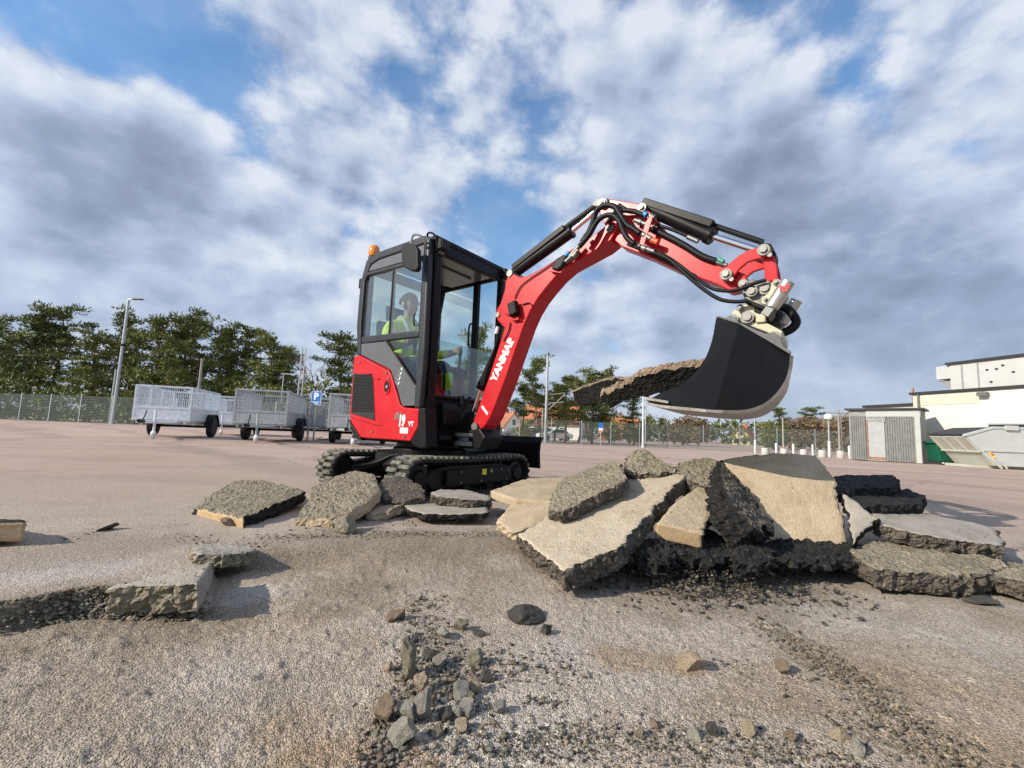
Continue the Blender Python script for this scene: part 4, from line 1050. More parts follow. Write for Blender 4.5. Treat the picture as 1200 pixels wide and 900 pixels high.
for s_ in (-1, 1): fm.box((HX + .112, HY + s_ * .032, 1.800), (.012, .026, .012)); fm.box((HX + .114, HY + s_ * .032, 1.818), (.012, .034, .007), None, 1)
fm.box((HX + .112, HY, 1.748), (.010, .042, .008), None, 2)
fm.build('face', ['window_dark', 'hair', 'tail_red'], per)
for s_ in (-1, 1):
    em = MB(); em.lathe([(.006, -.012), (.024, -.008), (.026, .004), (.012, .012)], 10, Matrix.Translation((HX + .015, HY + s_ * .083, 1.785)) @ Matrix.Rotation(R(90), 4, 'X') @ Matrix.Scale(1.35, 4, (0, 1, 0))); em.build('ear', 'skin', per)
vm = MB()
for y_ in (-.075, .075): vm.tube([(HX + .115, HY + y_, 1.30), (HX + .12, HY + y_, 1.44), (HX + .075, HY + y_ * 1.05, 1.585), (HX - .02, HY + y_ * 1.05, 1.665), (HX - .13, HY + y_, 1.56)], .016, 6, None, 0, True)
vm.build('reflective_strap', 'galvanised', per)
per.matrix_world = EXM
tag(per, 'person in a hi-vis yellow-green jacket seated in the excavator cab holding the levers', 'person')

for o in [x for x in COL.objects if x.name.split('.')[0] in ('hose_fittings', 'cover_rib', 'window_edge', 'corner_trim', 'cover_screws', 'guard_bolts', 'travel_levers', 'hitch_pins', 'boom_pins', 'arm_pins', 'cylinder_ears', 'hitch_ears', 'blade_arms', 'travel_hoses', 'boom_decals', 'arm_tail_plate', 'hose_clamp', 'rocker_link', 'tool_link', 'swing_hoses', 'front_post', 'lamp_cable')]: each_piece(o)

# ------------------------------------------------------------------ broken asphalt
TOPS = {}
def slab(name, label, outline, anchors, thick, top='asphalt_top', side='asphalt_broken', bottom='asphalt_underside',
         cut=(), cutmat='asphalt_cut', sp=.025, rough_top=.0025, rough_side=.014, seed=0, cat='asphalt slab', group=None, bend=0.0, pts=None):
    """outline: surveyed corners of the upper face; anchors: three of them with their distance"""
    rnd = random.Random(seed + 11); sp *= .72
    if pts is None:
        A = [at_y(*a) for a in anchors]
        nrm = (A[1] - A[0]).cross(A[2] - A[0]).normalized()
        if nrm.z < 0: nrm = -nrm
        P = []
        for u, v in outline:
            d = ray(u, v); P.append(EYE + d * ((A[0] - EYE).dot(nrm) / d.dot(nrm)))
    else:
        P = [Vector(p) for p in pts]; nrm = (P[1] - P[0]).cross(P[2] - P[1]).normalized()
        if nrm.z < 0: nrm = -nrm
    o = sum(P, Vector()) / len(P)
    ex_ = (P[1] - P[0]).normalized(); ex_ = (ex_ - nrm * ex_.dot(nrm)).normalized(); ey = nrm.cross(ex_)
    Q = [((p - o).dot(ex_), (p - o).dot(ey)) for p in P]
    area = sum(Q[i][0] * Q[(i + 1) % len(Q)][1] - Q[(i + 1) % len(Q)][0] * Q[i][1] for i in range(len(Q)))
    cutset = set(cut); ne = len(Q)
    if area < 0:
        Q = Q[::-1]; cutset = {(ne - 2 - c) % ne for c in cutset}
    B = []; bc = []
    for i in range(ne):
        a, b = Q[i], Q[(i + 1) % ne]; L = math.dist(a, b); n = max(1, int(L / sp)); iscut = i in cutset
        nx, ny = (b[1] - a[1]) / (L + 1e-9), -(b[0] - a[0]) / (L + 1e-9)
        for k in range(n):
            t = k / n; x, y = a[0] + (b[0] - a[0]) * t, a[1] + (b[1] - a[1]) * t
            if not iscut and k:
                j = noise.noise(Vector((x * 3.5 + seed, y * 3.5, 8.3))) * min(.022, L * .1) + (noise.noise(Vector((x * 9 + seed, y * 9, 1.3))) * 1.3 + noise.noise(Vector((x * 30, y * 30 + seed, 4.)))) * rough_side * 1.0
                x += nx * j; y += ny * j
            B.append((x, y)); bc.append(iscut)
    nb = len(B)
    xs = [b[0] for b in B]; ys = [b[1] for b in B]
    bv = np.array(B); inner = []
    y = min(ys)
    row = 0
    while y < max(ys):
        x = min(xs) + (row % 2) * sp * .5
        while x < max(xs):
            inner.append((x + rnd.uniform(-.25, .25) * sp, y + rnd.uniform(-.25, .25) * sp)); x += sp
        y += sp * .87; row += 1
    if inner:
        I = np.array(inner); ins = inside(I[:, 0], I[:, 1], B); d = seg_dist(I[:, 0], I[:, 1], B, True)
        inner = [tuple(p) for p in I[ins & (d > sp * .55)]]
    r = delaunay_2d_cdt([Vector(p) for p in B + inner], [], [list(range(nb))], 1, 1e-6)
    V2, F = r[0], r[2]
    orig = r[3]
    if len(V2) != nb + len(inner):
        # merged points: fall back on the order that came back
        pass
    vs, fs, mi = [], [], []
    arr = np.array([(p[0], p[1]) for p in V2]); db = seg_dist(arr[:, 0], arr[:, 1], B, True)
    diag = max(max(xs) - min(xs), max(ys) - min(ys)) * .5
    def sag(x, y): return -bend * ((x * x + y * y) / (diag * diag + 1e-9))
    def bump_(x, y, q):
        return (noise.noise(Vector((x * 14 + q, y * 14, seed))) * .6 + noise.noise(Vector((x * 42, y * 42 + q, seed))) * .7 + noise.noise(Vector((x * 100, y * 100 + q, seed))) * .45)
    for p, d in zip(V2, db):
        z = bump_(p[0], p[1], 0) * rough_top + sag(p[0], p[1])
        if d < sp * .4: z -= abs(noise.noise(Vector((p[0] * 40, p[1] * 40, 7.)))) * .012
        vs.append(o + ex_ * p[0] + ey * p[1] + nrm * z)
    nt = len(V2)
    for f in F: fs.append(tuple(f)); mi.append(0)
    # boundary loop of the triangulated face
    back = {}
    for i, og in enumerate(orig):
        for q in og:
            if q < nb: back[q] = i
    loop = [back.get(i, None) for i in range(nb)]
    nl = max(3, int(thick / (sp * .8)))
    rings = [loop]
    for k in range(1, nl + 1):
        ring = []
        for i, (x, y) in enumerate(B):
            a, b = B[i - 1], B[(i + 1) % nb]; L = math.dist(a, b) + 1e-9
            nx, ny = (b[1] - a[1]) / L, -(b[0] - a[0]) / L
            amp = rough_side * (.12 if (bc[i] and bc[i - 1]) else 1.)
            t = k / nl
            j = (noise.noise(Vector((x * 22 + seed, y * 22, t * thick * 30))) + .8 * noise.noise(Vector((x * 55, y * 55, t * thick * 60 + seed))) + .5 * noise.noise(Vector((x * 120, y * 120, t * thick * 120 + seed)))) * amp * .95 + rnd.uniform(-.18, .18) * amp + (math.sin(t * math.pi) * .35 - t * .5) * amp
            zz_ = -thick * t + sag(x, y) + (noise.noise(Vector((x * 11, y * 11, seed + 5.))) * .012 if k == nl else 0)
            vs.append(o + ex_ * (x + nx * j) + ey * (y + ny * j) + nrm * zz_); ring.append(len(vs) - 1)
        rings.append(ring)
    for k in range(nl):
        a, b = rings[k], rings[k + 1]
        for i in range(nb):
            j = (i + 1) % nb
            if a[i] is None or a[j] is None: continue
            fs.append((a[j], a[i], b[i], b[j])); mi.append(2 if bc[i] else 1)
    base = len(vs); m_ = {}
    for i, p in enumerate(V2):
        m_[i] = None
    inv = {loop[i]: rings[-1][i] for i in range(nb) if loop[i] is not None}
    for i, p in enumerate(V2):
        if i in inv: m_[i] = inv[i]; continue
        vs.append(o + ex_ * p[0] + ey * p[1] + nrm * (-thick + bump_(p[0], p[1], 30) * .008 + sag(p[0], p[1]))); m_[i] = len(vs) - 1
    for f in F: fs.append(tuple(m_[i] for i in reversed(f))); mi.append(3)
    c0 = sum(vs, Vector()) / len(vs)
    me = bpy.data.meshes.new(name); me.from_pydata([v - c0 for v in vs], [], fs)
    for x in (top, side, cutmat, bottom): me.materials.append(MAT[x])
    me.polygons.foreach_set('material_index', mi); me.polygons.foreach_set('use_smooth', [(k == 0 and rough_top < .006) or k == 2 for k in mi]); me.update()
    ob = link(name, me); ob.location = c0
    TOPS[seed] = [tuple(vs[i]) for i in range(nt) if db[i] > sp * .8]
    return tag(ob, label, cat, group)

SG = 'broken asphalt slabs in the heap'
slab('asphalt_slab', 'thick asphalt slab lying rough underside up with a yellow-tan cut edge, left end of the rubble', [(231, 596), (243, 582), (276, 563), (305, 562), (357, 575), (285, 607)],
     [(285, 607, 2.40), (231, 596, 2.68), (357, 576, 3.02)], .075, 'asphalt_underside', 'asphalt_black', 'asphalt_tan', cut=(5,), sp=.022, rough_top=.013, seed=1, group=SG)
slab('asphalt_slab', 'rough grey asphalt slab tilted up behind a small lump, left of the tracks', [(345, 609), (352, 598), (361, 588), (367, 570), (390, 560), (412, 552), (437, 555), (446, 575), (425, 590), (407, 602), (388, 607)],
     [(347, 609, 2.50), (446, 575, 2.85), (412, 553, 3.35)], .07, 'asphalt_underside', 'asphalt_tan', 'asphalt_tan', sp=.022, rough_top=.016, rough_side=.008, seed=2, group=SG)
slab('asphalt_slab', 'dark brown rounded asphalt piece in front of the track, between two slabs', [(443, 570), (452, 559), (472, 559), (493, 568), (497, 582), (470, 586), (448, 582)],
     [(448, 582, 2.9), (497, 582, 2.9), (472, 559, 3.25)], .09, 'asphalt_broken', 'asphalt_broken', sp=.025, rough_top=.008, seed=3, group=SG)
slab('asphalt_slab', 'flat pale-topped asphalt piece right under the near track', [(506, 577), (516, 573), (545, 574), (571, 580), (574, 586), (545, 585), (512, 581)],
     [(507, 578, 2.93), (573, 585, 2.90), (530, 573, 3.2)], .055, 'asphalt_grey', 'asphalt_broken', sp=.022, seed=4, group=SG)
slab('asphalt_slab', 'thin black asphalt sheet lying flat on the ground before the near track', [(474, 590), (500, 587), (545, 590), (573, 593), (572, 600), (545, 602), (500, 602), (480, 597)],
     [(480, 597, 2.74), (572, 600, 2.72), (530, 588, 2.98)], .035, 'asphalt_grey', 'asphalt_black', sp=.025, seed=5, group=SG)
slab('asphalt_slab', 'small tan splinter of asphalt lying before the dark brown piece', [(424, 592), (440, 586), (470, 585), (487, 587), (470, 592), (455, 600), (434, 602)],
     [(434, 602, 2.72), (487, 587, 2.92), (440, 586, 3.05)], .05, 'asphalt_tan', 'asphalt_tan', sp=.022, seed=6, group=SG)
slab('asphalt_slab', 'tan slab lying flat beside the end of the near track', [(575, 575), (598, 567), (622, 560), (664, 558), (668, 570), (648, 588), (604, 585)],
     [(576, 575, 3.05), (604, 585, 2.85), (662, 558, 3.55)], .06, 'asphalt_tan', 'asphalt_tan', cut=(0, 5, 6), cutmat='asphalt_tan', sp=.025, seed=7, group=SG)
slab('asphalt_slab', 'tan slab sloping to the ground, its left side clean, beneath the big pale slab', [(583, 609), (601, 590), (645, 578), (660, 585), (655, 602), (618, 618), (604, 624)],
     [(583, 609, 2.62), (604, 624, 2.40), (645, 578, 3.0)], .06, 'asphalt_tan', 'asphalt_tan', sp=.025, seed=8, group=SG)
slab('asphalt_slab', 'rough brown slab lying across the back of the big pale slab', [(643, 597), (649, 575), (658, 561), (690, 548), (717, 540), (724, 542), (732, 562), (700, 580), (655, 600)],
     [(648, 598, 2.22), (732, 562, 2.42), (717, 540, 2.85)], .060, 'asphalt_underside', 'asphalt_broken', sp=.018, rough_top=.010, seed=9, group=SG)
slab('asphalt_slab', 'biggest pale slab in front of the heap, tilted towards the viewer with a thick broken edge', [(606, 626), (640, 605), (690, 578), (733, 553), (770, 551), (798, 551), (802, 559), (765, 595), (727, 637), (690, 655), (660, 668), (640, 655), (622, 641)],
     [(659, 668, 1.72), (801, 558, 2.66), (608, 625, 2.18)], .088, 'asphalt_top', 'asphalt_broken', sp=.014, rough_top=.0036, rough_side=.014, seed=10, group=SG)
slab('asphalt_slab', 'crumbly dark lump of asphalt on top of the heap behind the big pale slab', [(731, 552), (733, 536), (742, 528), (756, 527), (775, 537), (792, 549), (775, 556), (750, 556)],
     [(733, 552, 2.78), (792, 552, 2.72), (752, 528, 3.05)], .15, 'asphalt_underside', 'asphalt_broken', sp=.022, rough_top=.02, rough_side=.022, seed=11, group=SG)
slab('asphalt_slab', 'slab with tan top and clean tan front face, right of the big pale slab', [(770, 613), (790, 590), (822, 567), (845, 570), (838, 598), (826, 626)],
     [(771, 613, 2.10), (825, 625, 2.05), (843, 570, 2.62)], .075, 'asphalt_tan', 'asphalt_black', cut=(5, 0, 1), sp=.018, rough_top=.004, seed=12, group=SG)
slab('asphalt_slab', 'brown-topped broken slab in the middle of the heap top', [(790, 550), (800, 541), (828, 537), (848, 540), (847, 560), (851, 574), (836, 570), (818, 566), (800, 557)],
     [(800, 556, 2.70), (848, 570, 2.55), (830, 537, 3.05)], .13, 'asphalt_underside', 'asphalt_broken', sp=.020, rough_top=.012, rough_side=.02, seed=13, group=SG)
slab('asphalt_slab', 'long black broken ridge of asphalt leaning against the tall tan slab', [(846, 541), (862, 553), (880, 570), (887, 596), (907, 611), (905, 622), (884, 618), (862, 595), (850, 570)],
     [(848, 546, 2.74), (905, 615, 2.27), (884, 575, 2.72)], .14, 'asphalt_broken', 'asphalt_black', sp=.018, rough_top=.02, rough_side=.022, seed=14, group=SG)
slab('asphalt_slab', 'tall tan slab standing tilted at the back of the heap with smooth face to the viewer', [(845, 536), (880, 532), (920, 530), (958, 529), (968, 544), (980, 561), (988, 600), (994, 633), (975, 638), (956, 641), (920, 640), (888, 638), (872, 605), (862, 570)],
     [(888, 638, 2.34), (956, 641, 2.30), (960, 530, 2.76)], .070, 'asphalt_tan', 'asphalt_black', 'asphalt_black', sp=.020, rough_top=.0036, rough_side=.010, seed=15, group=SG, bend=.012)
slab('asphalt_slab', 'grey triangular slab end wedged against the tall tan slab, right side', [(986, 577), (1008, 591), (1030, 607), (1012, 622), (1000, 638), (993, 610)],
     [(986, 578, 2.50), (1029, 608, 2.30), (1000, 637, 2.22)], .05, 'asphalt_grey', 'asphalt_black', sp=.022, seed=16, group=SG)
slab('asphalt_slab', 'black asphalt piece lying on another black one right of the tall tan slab', [(978, 558), (1010, 556), (1046, 556), (1054, 562), (1050, 569), (1010, 573), (984, 576)],
     [(984, 575, 2.62), (1050, 568, 2.82), (1020, 556, 3.15)], .065, 'asphalt_black', 'asphalt_black', 'asphalt_black', sp=.022, rough_top=.012, seed=17, group=SG)
slab('asphalt_slab', 'black asphalt piece with a tan patch beneath another black one', [(988, 583), (1020, 576), (1062, 572), (1085, 580), (1082, 590), (1045, 592), (1004, 592)],
     [(990, 586, 2.55), (1082, 590, 2.62), (1060, 573, 2.95)], .085, 'asphalt_black', 'asphalt_black', 'asphalt_black', sp=.022, rough_top=.012, seed=18, group=SG)
slab('asphalt_slab', 'long flat grey-topped slab at the right end of the heap', [(1012, 594), (1045, 595), (1083, 601), (1130, 610), (1164, 618), (1168, 626), (1176, 640), (1145, 636), (1110, 631), (1060, 622), (1029, 613)],
     [(1013, 594, 2.62), (1175, 640, 2.20), (1163, 618, 2.52)], .070, 'asphalt_grey', 'asphalt_broken', 'asphalt_black', sp=.020, rough_side=.016, seed=19, group=SG)
slab('asphalt_slab', 'greenish crumbly slab lying flat beneath the long grey one', [(998, 646), (1030, 635), (1080, 636), (1150, 650), (1178, 662), (1160, 668), (1134, 676), (1075, 672), (1024, 666)],
     [(1024, 666, 1.92), (1134, 676, 1.90), (1150, 650, 2.22)], .085, 'asphalt_underside', 'asphalt_broken', 'asphalt_black', sp=.018, rough_top=.012, rough_side=.016, seed=20, group=SG)
slab('asphalt_slab', 'brown crumbled lump of asphalt at the right edge of the heap', [(1166, 672), (1176, 662), (1200, 660), (1235, 668), (1235, 682), (1200, 682)],
     [(1168, 672, 1.98), (1230, 680, 1.95), (1200, 660, 2.2)], .07, 'asphalt_underside', 'asphalt_broken', sp=.02, rough_top=.015, rough_side=.02, seed=21, group=SG)
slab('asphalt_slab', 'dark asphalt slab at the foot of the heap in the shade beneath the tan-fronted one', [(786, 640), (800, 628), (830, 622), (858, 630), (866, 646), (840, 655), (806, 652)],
     [(806, 652, 1.98), (866, 646, 2.08), (830, 622, 2.30)], .055, 'asphalt_black', 'asphalt_black', 'asphalt_black', sp=.018, rough_top=.034, rough_side=.034, seed=22, group=SG)  # black asphalt here paints in the shade at the heap's foot
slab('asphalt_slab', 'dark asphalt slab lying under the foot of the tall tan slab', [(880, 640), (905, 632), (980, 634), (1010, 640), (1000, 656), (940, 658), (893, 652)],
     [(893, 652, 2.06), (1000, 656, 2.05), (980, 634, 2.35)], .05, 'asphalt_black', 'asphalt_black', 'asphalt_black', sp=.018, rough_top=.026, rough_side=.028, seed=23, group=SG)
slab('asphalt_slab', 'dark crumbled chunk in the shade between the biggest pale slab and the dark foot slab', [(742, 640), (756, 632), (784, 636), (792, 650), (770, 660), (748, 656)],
     [(748, 656, 1.90), (792, 650, 1.95), (756, 632, 2.1)], .07, 'asphalt_black', 'asphalt_black', sp=.018, rough_top=.03, rough_side=.03, seed=41, group=SG)  # chunk coloured black to stand in for shade
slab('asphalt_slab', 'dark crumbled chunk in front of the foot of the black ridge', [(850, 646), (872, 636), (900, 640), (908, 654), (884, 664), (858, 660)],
     [(858, 660, 1.90), (908, 654, 1.95), (872, 636, 2.1)], .06, 'asphalt_black', 'asphalt_black', sp=.018, rough_top=.03, rough_side=.03, seed=42, group=SG)  # shade put into the colour, as on the chunk before
slab('asphalt_slab', 'asphalt block with a brown cut side and black top at the left edge of the lot', [(-70, 615), (31, 612), (29, 609.3), (-30, 606)],
     [(31, 612, 1.95), (-70, 615, 1.84), (-30, 606, 2.2)], .072, 'asphalt_black', 'asphalt_cut', 'asphalt_cut', cut=(0, 1), cutmat='asphalt_cut', sp=.02, seed=24)
slab('asphalt_slab', 'pointed pale corner of asphalt jutting out over the dug edge with a clean grey end', [(128, 687), (165, 680), (198, 671), (249, 656), (241, 671), (231, 685), (190, 686)],
     [(231, 685, 1.43), (249, 656, 1.72), (128, 687, 1.47)], .085, 'asphalt_grey', 'asphalt_underside', cut=(3, 4), cutmat='asphalt_grey', sp=.014, rough_top=.003, rough_side=.016, seed=25)
slab('asphalt_slab', 'low broken asphalt block lying beside the pointed pale corner on the dug edge', [(222, 641), (232, 637), (262, 636), (297, 638), (296, 645), (262, 650), (232, 649)],
     [(224, 641, 1.95), (296, 646, 1.93), (262, 636, 2.12)], .055, 'asphalt_grey', 'asphalt_underside', sp=.018, rough_top=.006, rough_side=.014, seed=26)
# two slabs carried in the bucket
def m2w(x, y, z): return EXM @ Vector((x, y, z))
slab('asphalt_slab', 'longer asphalt slab in the raised bucket, sticking furthest out', None, None, .050, 'asphalt_brown', 'asphalt_brown', 'asphalt_black', seed=31, sp=.022, rough_top=.006, rough_side=.010, group='slabs carried in the bucket',
     pts=[m2w(1.43, .10, .865), m2w(1.80, .07, .950), m2w(2.45, .07, 1.0), m2w(2.50, .34, .985), m2w(1.85, .34, .93), m2w(1.47, .30, .85)])
slab('asphalt_slab', 'shorter crumbly asphalt slab in the raised bucket, on the side nearer the viewer', None, None, .066, 'asphalt_brown', 'asphalt_brown', 'asphalt_black', seed=32, sp=.016, rough_top=.010, rough_side=.014, group='slabs carried in the bucket',
     pts=[m2w(1.90, -.26, .822), m2w(2.20, -.32, .930), m2w(2.58, -.32, .988), m2w(2.58, -.10, .975), m2w(2.15, -.10, .908), m2w(1.92, -.10, .808)])

# ------------------------------------------------------------------ stones
def rock_mesh(name, sx, sy, sz, mat, seed, sub=3, rough=.30):
    bm = bmesh.new(); bmesh.ops.create_icosphere(bm, subdivisions=sub, radius=1)
    rn = random.Random(seed)
    planes = [(Vector((rn.gauss(0, 1), rn.gauss(0, 1), rn.gauss(0, 1))).normalized(), rn.uniform(.40, .78)) for _ in range(11)]
    for v in bm.verts:
        p = v.co.copy()
        for n, d in planes:
            e = p.dot(n) - d
            if e > 0: p -= n * e * .98
        p *= 1 + noise.noise(p * 2.5 + Vector((seed, 0, 0))) * rough * .5 + noise.noise(p * 6 + Vector((0, seed, 0))) * rough * .28 + noise.noise(p * 15 + Vector((seed, seed, 0))) * rough * .14
        v.co = Vector((p.x * sx, p.y * sy, p.z * sz))
    me = bpy.data.meshes.new(name); bm.to_mesh(me); bm.free(); me.materials.append(MAT[mat])
    me.polygons.foreach_set('use_smooth', [False] * len(me.polygons)); return me
def stone(u, v, w, h, mat, label, group=None, name='stone', seed=None):
    """foot of the stone and its size as surveyed"""
    p = at_z(u, v, PIT * (1 if v > 645 else 0)); d = (EYE - p).length
    for _ in range(2): p = at_z(u, v, gz(p.x, p.y))
    s = d / FPX * (.92 if v < 800 or u < 620 else .70); sd_ = int(u * 7 + v * 3) if seed is None else seed
    rn = random.Random(sd_)
    me = rock_mesh(name, w * s * .56, w * s * rn.uniform(.42, .6), h * s * .58, mat, sd_)
    o = link(name, me); o.location = (p.x, p.y + w * s * .25, p.z + h * s * (.34 if v < 800 or u < 620 else .20)); o.rotation_euler = (rn.uniform(-.35, .35), rn.uniform(-.35, .35), rn.uniform(-.8, .8))
    return tag(o, label, 'stone', group)
FG = 'loose stones on the dug ground in the foreground'
ST = [(476, 795, 23, 42, 'stone_olive', 'tall pointed olive stone standing upright behind the tan block'),
      (494, 810, 22, 20, 'stone_tan', 'square tan stone block against the tall pointed stone'),
      (502, 818, 12, 11, 'stone_rust', 'small round orange-brown stone just below the square tan block'),
      (506, 828, 11, 11, 'stone_rust', 'small brown stone below the small orange-brown one'),
      (494, 848, 24, 32, 'stone_grey', 'large blue-grey stone in the middle of the stone cluster'),
      (474, 848, 20, 26, 'stone_light', 'pale wedge-shaped stone against the large blue-grey one'),
      (473, 876, 32, 28, 'stone_light', 'broad pale stone lowest of the big cluster'),
      (450, 850, 22, 32, 'stone_rust', 'brown slab-like stone at the outer side of the cluster beside the scraped ground'),
      (540, 824, 26, 20, 'stone_grey', 'dark grey stone lying before the round tan one'),
      (556, 813, 18, 20, 'stone_tan', 'round tan stone between the dark grey and the black ones'),
      (546, 840, 24, 16, 'stone_light', 'pale flat-topped stone in front of the dark grey stone'),
      (534, 843, 11, 15, 'stone_light', 'narrow pale stone leaning on the flat-topped pale one'),
      (524, 845, 18, 16, 'stone_dark', 'dark brown stone next to the narrow pale one'),
      (553, 824, 9, 14, 'stone_olive', 'slim olive stone propped at the end of the dark grey stone'),
      (540, 858, 17, 10, 'stone_tan', 'flat oblong tan stone lying alone before the pale ones'),
      (511, 864, 13, 12, 'stone_olive', 'small olive stone by the flat oblong tan one'),
      (568, 800, 16, 15, 'stone_dark', 'black stone behind the round tan one'),
      (556, 781, 18, 17, 'stone_olive', 'green-black stone with a flat face well behind the round tan one'),
      (503, 774, 20, 12, 'stone_dark', 'low black stone behind the square tan block'),
      (516, 780, 17, 13, 'stone_grey', 'grey-brown stone touching the low black one'),
      (453, 787, 11, 11, 'stone_tan', 'small tan stone beside the tall pointed stone, scraped side'),
      (465, 729, 26, 15, 'stone_rust', 'red-brown stone lying alone on the gravel nearest to the machine'),
      (616, 731, 44, 22, 'stone_dark', 'largest black lump of asphalt lying alone before the big pale slab'),
      (640, 745, 16, 13, 'stone_dark', 'smaller black lump next to the largest black one'),
      (540, 740, 17, 15, 'stone_olive', 'grey-green stone halfway between the red-brown stone and the largest black lump'),
      (519, 749, 16, 13, 'stone_light', 'pale brown stone beside the grey-green one'),
      (560, 746, 16, 8, 'stone_dark', 'flat dark crumb beside the grey-green stone'),
      (475, 754, 10, 11, 'stone_grey', 'narrow grey stone behind the low black one'),
      (485, 755, 12, 9, 'stone_dark', 'small black stone beside the narrow grey one'),
      (812, 788, 30, 21, 'stone_tan', 'tan-faced broken block beside the orange sand patch'),
      (880, 862, 22, 18, 'stone_tan', 'bright tan stone in the dark gravel at the bottom'),
      (988, 868, 26, 20, 'stone_tan', 'long tan stone lying slanted near the gravel ridge'),
      (1008, 886, 20, 20, 'stone_light', 'tan and white pointed stone in front of the long slanted one'),
      (816, 866, 26, 16, 'stone_light', 'whitish flat stone in the dark gravel at the bottom'),
      (838, 862, 18, 16, 'stone_dark', 'dark stone beside the whitish flat one'),
      (768, 853, 20, 12, 'stone_rust', 'orange-brown stone at the bottom, left of the whitish one'),
      (750, 866, 16, 16, 'stone_olive', 'olive stone below the orange-brown one'),
      (918, 790, 16, 13, 'stone_rust', 'brown stone beside the gravel ridge, in line with the tan-faced block'),
      (928, 868, 17, 14, 'stone_rust', 'brown stone between the bright tan and the long slanted stones'),
      (585, 838, 18, 13, 'stone_grey', 'grey stone on the gravel beside the pale flat-topped one'),
      (264, 617, 18, 8, 'stone_rust', 'small brown stone at the foot of the yellow-edged slab'),
      (400, 625, 34, 19, 'asphalt_underside', 'round crumbly lump lying before the rough grey slab'),
      (120, 622, 16, 6, 'stone_dark', 'flat dark crumb out on the bare asphalt, far left'),
      (1160, 712, 24, 8, 'stone_dark', 'flat dark crumb on the ground before the right end of the heap')]
for (u, v, w_, h_, mt, lb) in ST: stone(u, v, w_, h_, mt, lb, FG)

ROCKS = []
for k in range(10):                       # a few angular shapes for loose gravel
    rn = random.Random(k + 300); bm = bmesh.new(); bmesh.ops.create_icosphere(bm, subdivisions=1, radius=1)
    pl = [(Vector((rn.gauss(0, 1), rn.gauss(0, 1), rn.gauss(0, 1))).normalized(), rn.uniform(.18, .55)) for _ in range(7)]
    for v in bm.verts:
        for n, d in pl:
            e = v.co.dot(n) - d
            if e > 0: v.co -= n * e
        v.co *= rn.uniform(.85, 1.12)
    bmesh.ops.triangulate(bm, faces=bm.faces[:])
    ROCKS.append((np.array([v.co[:] for v in bm.verts]), np.array([[v.index for v in f.verts] for f in bm.faces]))); bm.free()
def gravel(name, label, pos, size, mats, seed=0, cat='gravel', flat=.7, sink=.25, zmax=None, on=False):
    rs = np.random.RandomState(seed); pos = np.array(pos); n = len(pos)
    z = ground_z(pos[:, 0], pos[:, 1]) if not on else np.zeros(n); V = []; F = []; MI = []; off = 0
    for i in range(n):
        rv, rf = ROCKS[rs.randint(10)]; s = size[0] * (size[1] / size[0]) ** (rs.rand() ** 2.2)
        a = rs.rand() * 6.28; c, sn = math.cos(a), math.sin(a)
        sc = np.array([s, s * rs.uniform(.6, 1.), s * rs.uniform(.45, 1) * flat]) * .5
        p = rv * sc; t = rs.uniform(-.5, .5)
        p = np.stack([p[:, 0], p[:, 1] * math.cos(t) - p[:, 2] * math.sin(t), p[:, 1] * math.sin(t) + p[:, 2] * math.cos(t)], 1)
        p = np.stack([p[:, 0] * c - p[:, 1] * sn, p[:, 0] * sn + p[:, 1] * c, p[:, 2]], 1)
        hz_ = pos[i, 2] if pos.shape[1] > 2 else 0.
        V.append(p + [pos[i, 0], pos[i, 1], (z[i] + hz_ + sc[2] * (1 - 2 * sink)) if zmax is None else min(z[i] + hz_, zmax - sc[2] * .6)]); F.append(rf + off); off += len(rv)
        MI.append(np.full(len(rf), rs.randint(len(mats))))
    V = np.concatenate(V); F = np.concatenate(F); MI = np.concatenate(MI)
    me = bpy.data.meshes.new(name); me.vertices.add(len(V)); me.vertices.foreach_set('co', V.ravel())
    me.loops.add(len(F) * 3); me.loops.foreach_set('vertex_index', F.ravel().astype(np.int32)); me.polygons.add(len(F))
    me.polygons.foreach_set('loop_start', (np.arange(len(F)) * 3).astype(np.int32)); me.polygons.foreach_set('loop_total', np.full(len(F), 3, np.int32))
    for x in mats: me.materials.append(MAT[x])
    me.polygons.foreach_set('material_index', MI.astype(np.int32)); me.update(calc_edges=True)
    return tag(link(name, me), label, cat, None, 'stuff')
def along_px(path, n, width, rs, z=PIT, bias=1.):
    P = np.array(poly_px(path, z)); d = np.hypot(*np.diff(P, axis=0).T); c = np.concatenate([[0], np.cumsum(d)])
    t = rs.rand(n) * c[-1]; x = np.interp(t, c, P[:, 0]); y = np.interp(t, c, P[:, 1])
    return np.stack([x + rs.normal(0, 1, n) * width, y + rs.normal(0, 1, n) * width], 1)
rs = np.random.RandomState(5)
MIXG = ['stone_grey', 'stone_olive', 'stone_grey', 'stone_dark', 'stone_light', 'stone_rust']
MIXB = ['stone_olive', 'stone_olive', 'stone_rust', 'stone_dark', 'stone_grey', 'stone_olive', 'stone_tan']
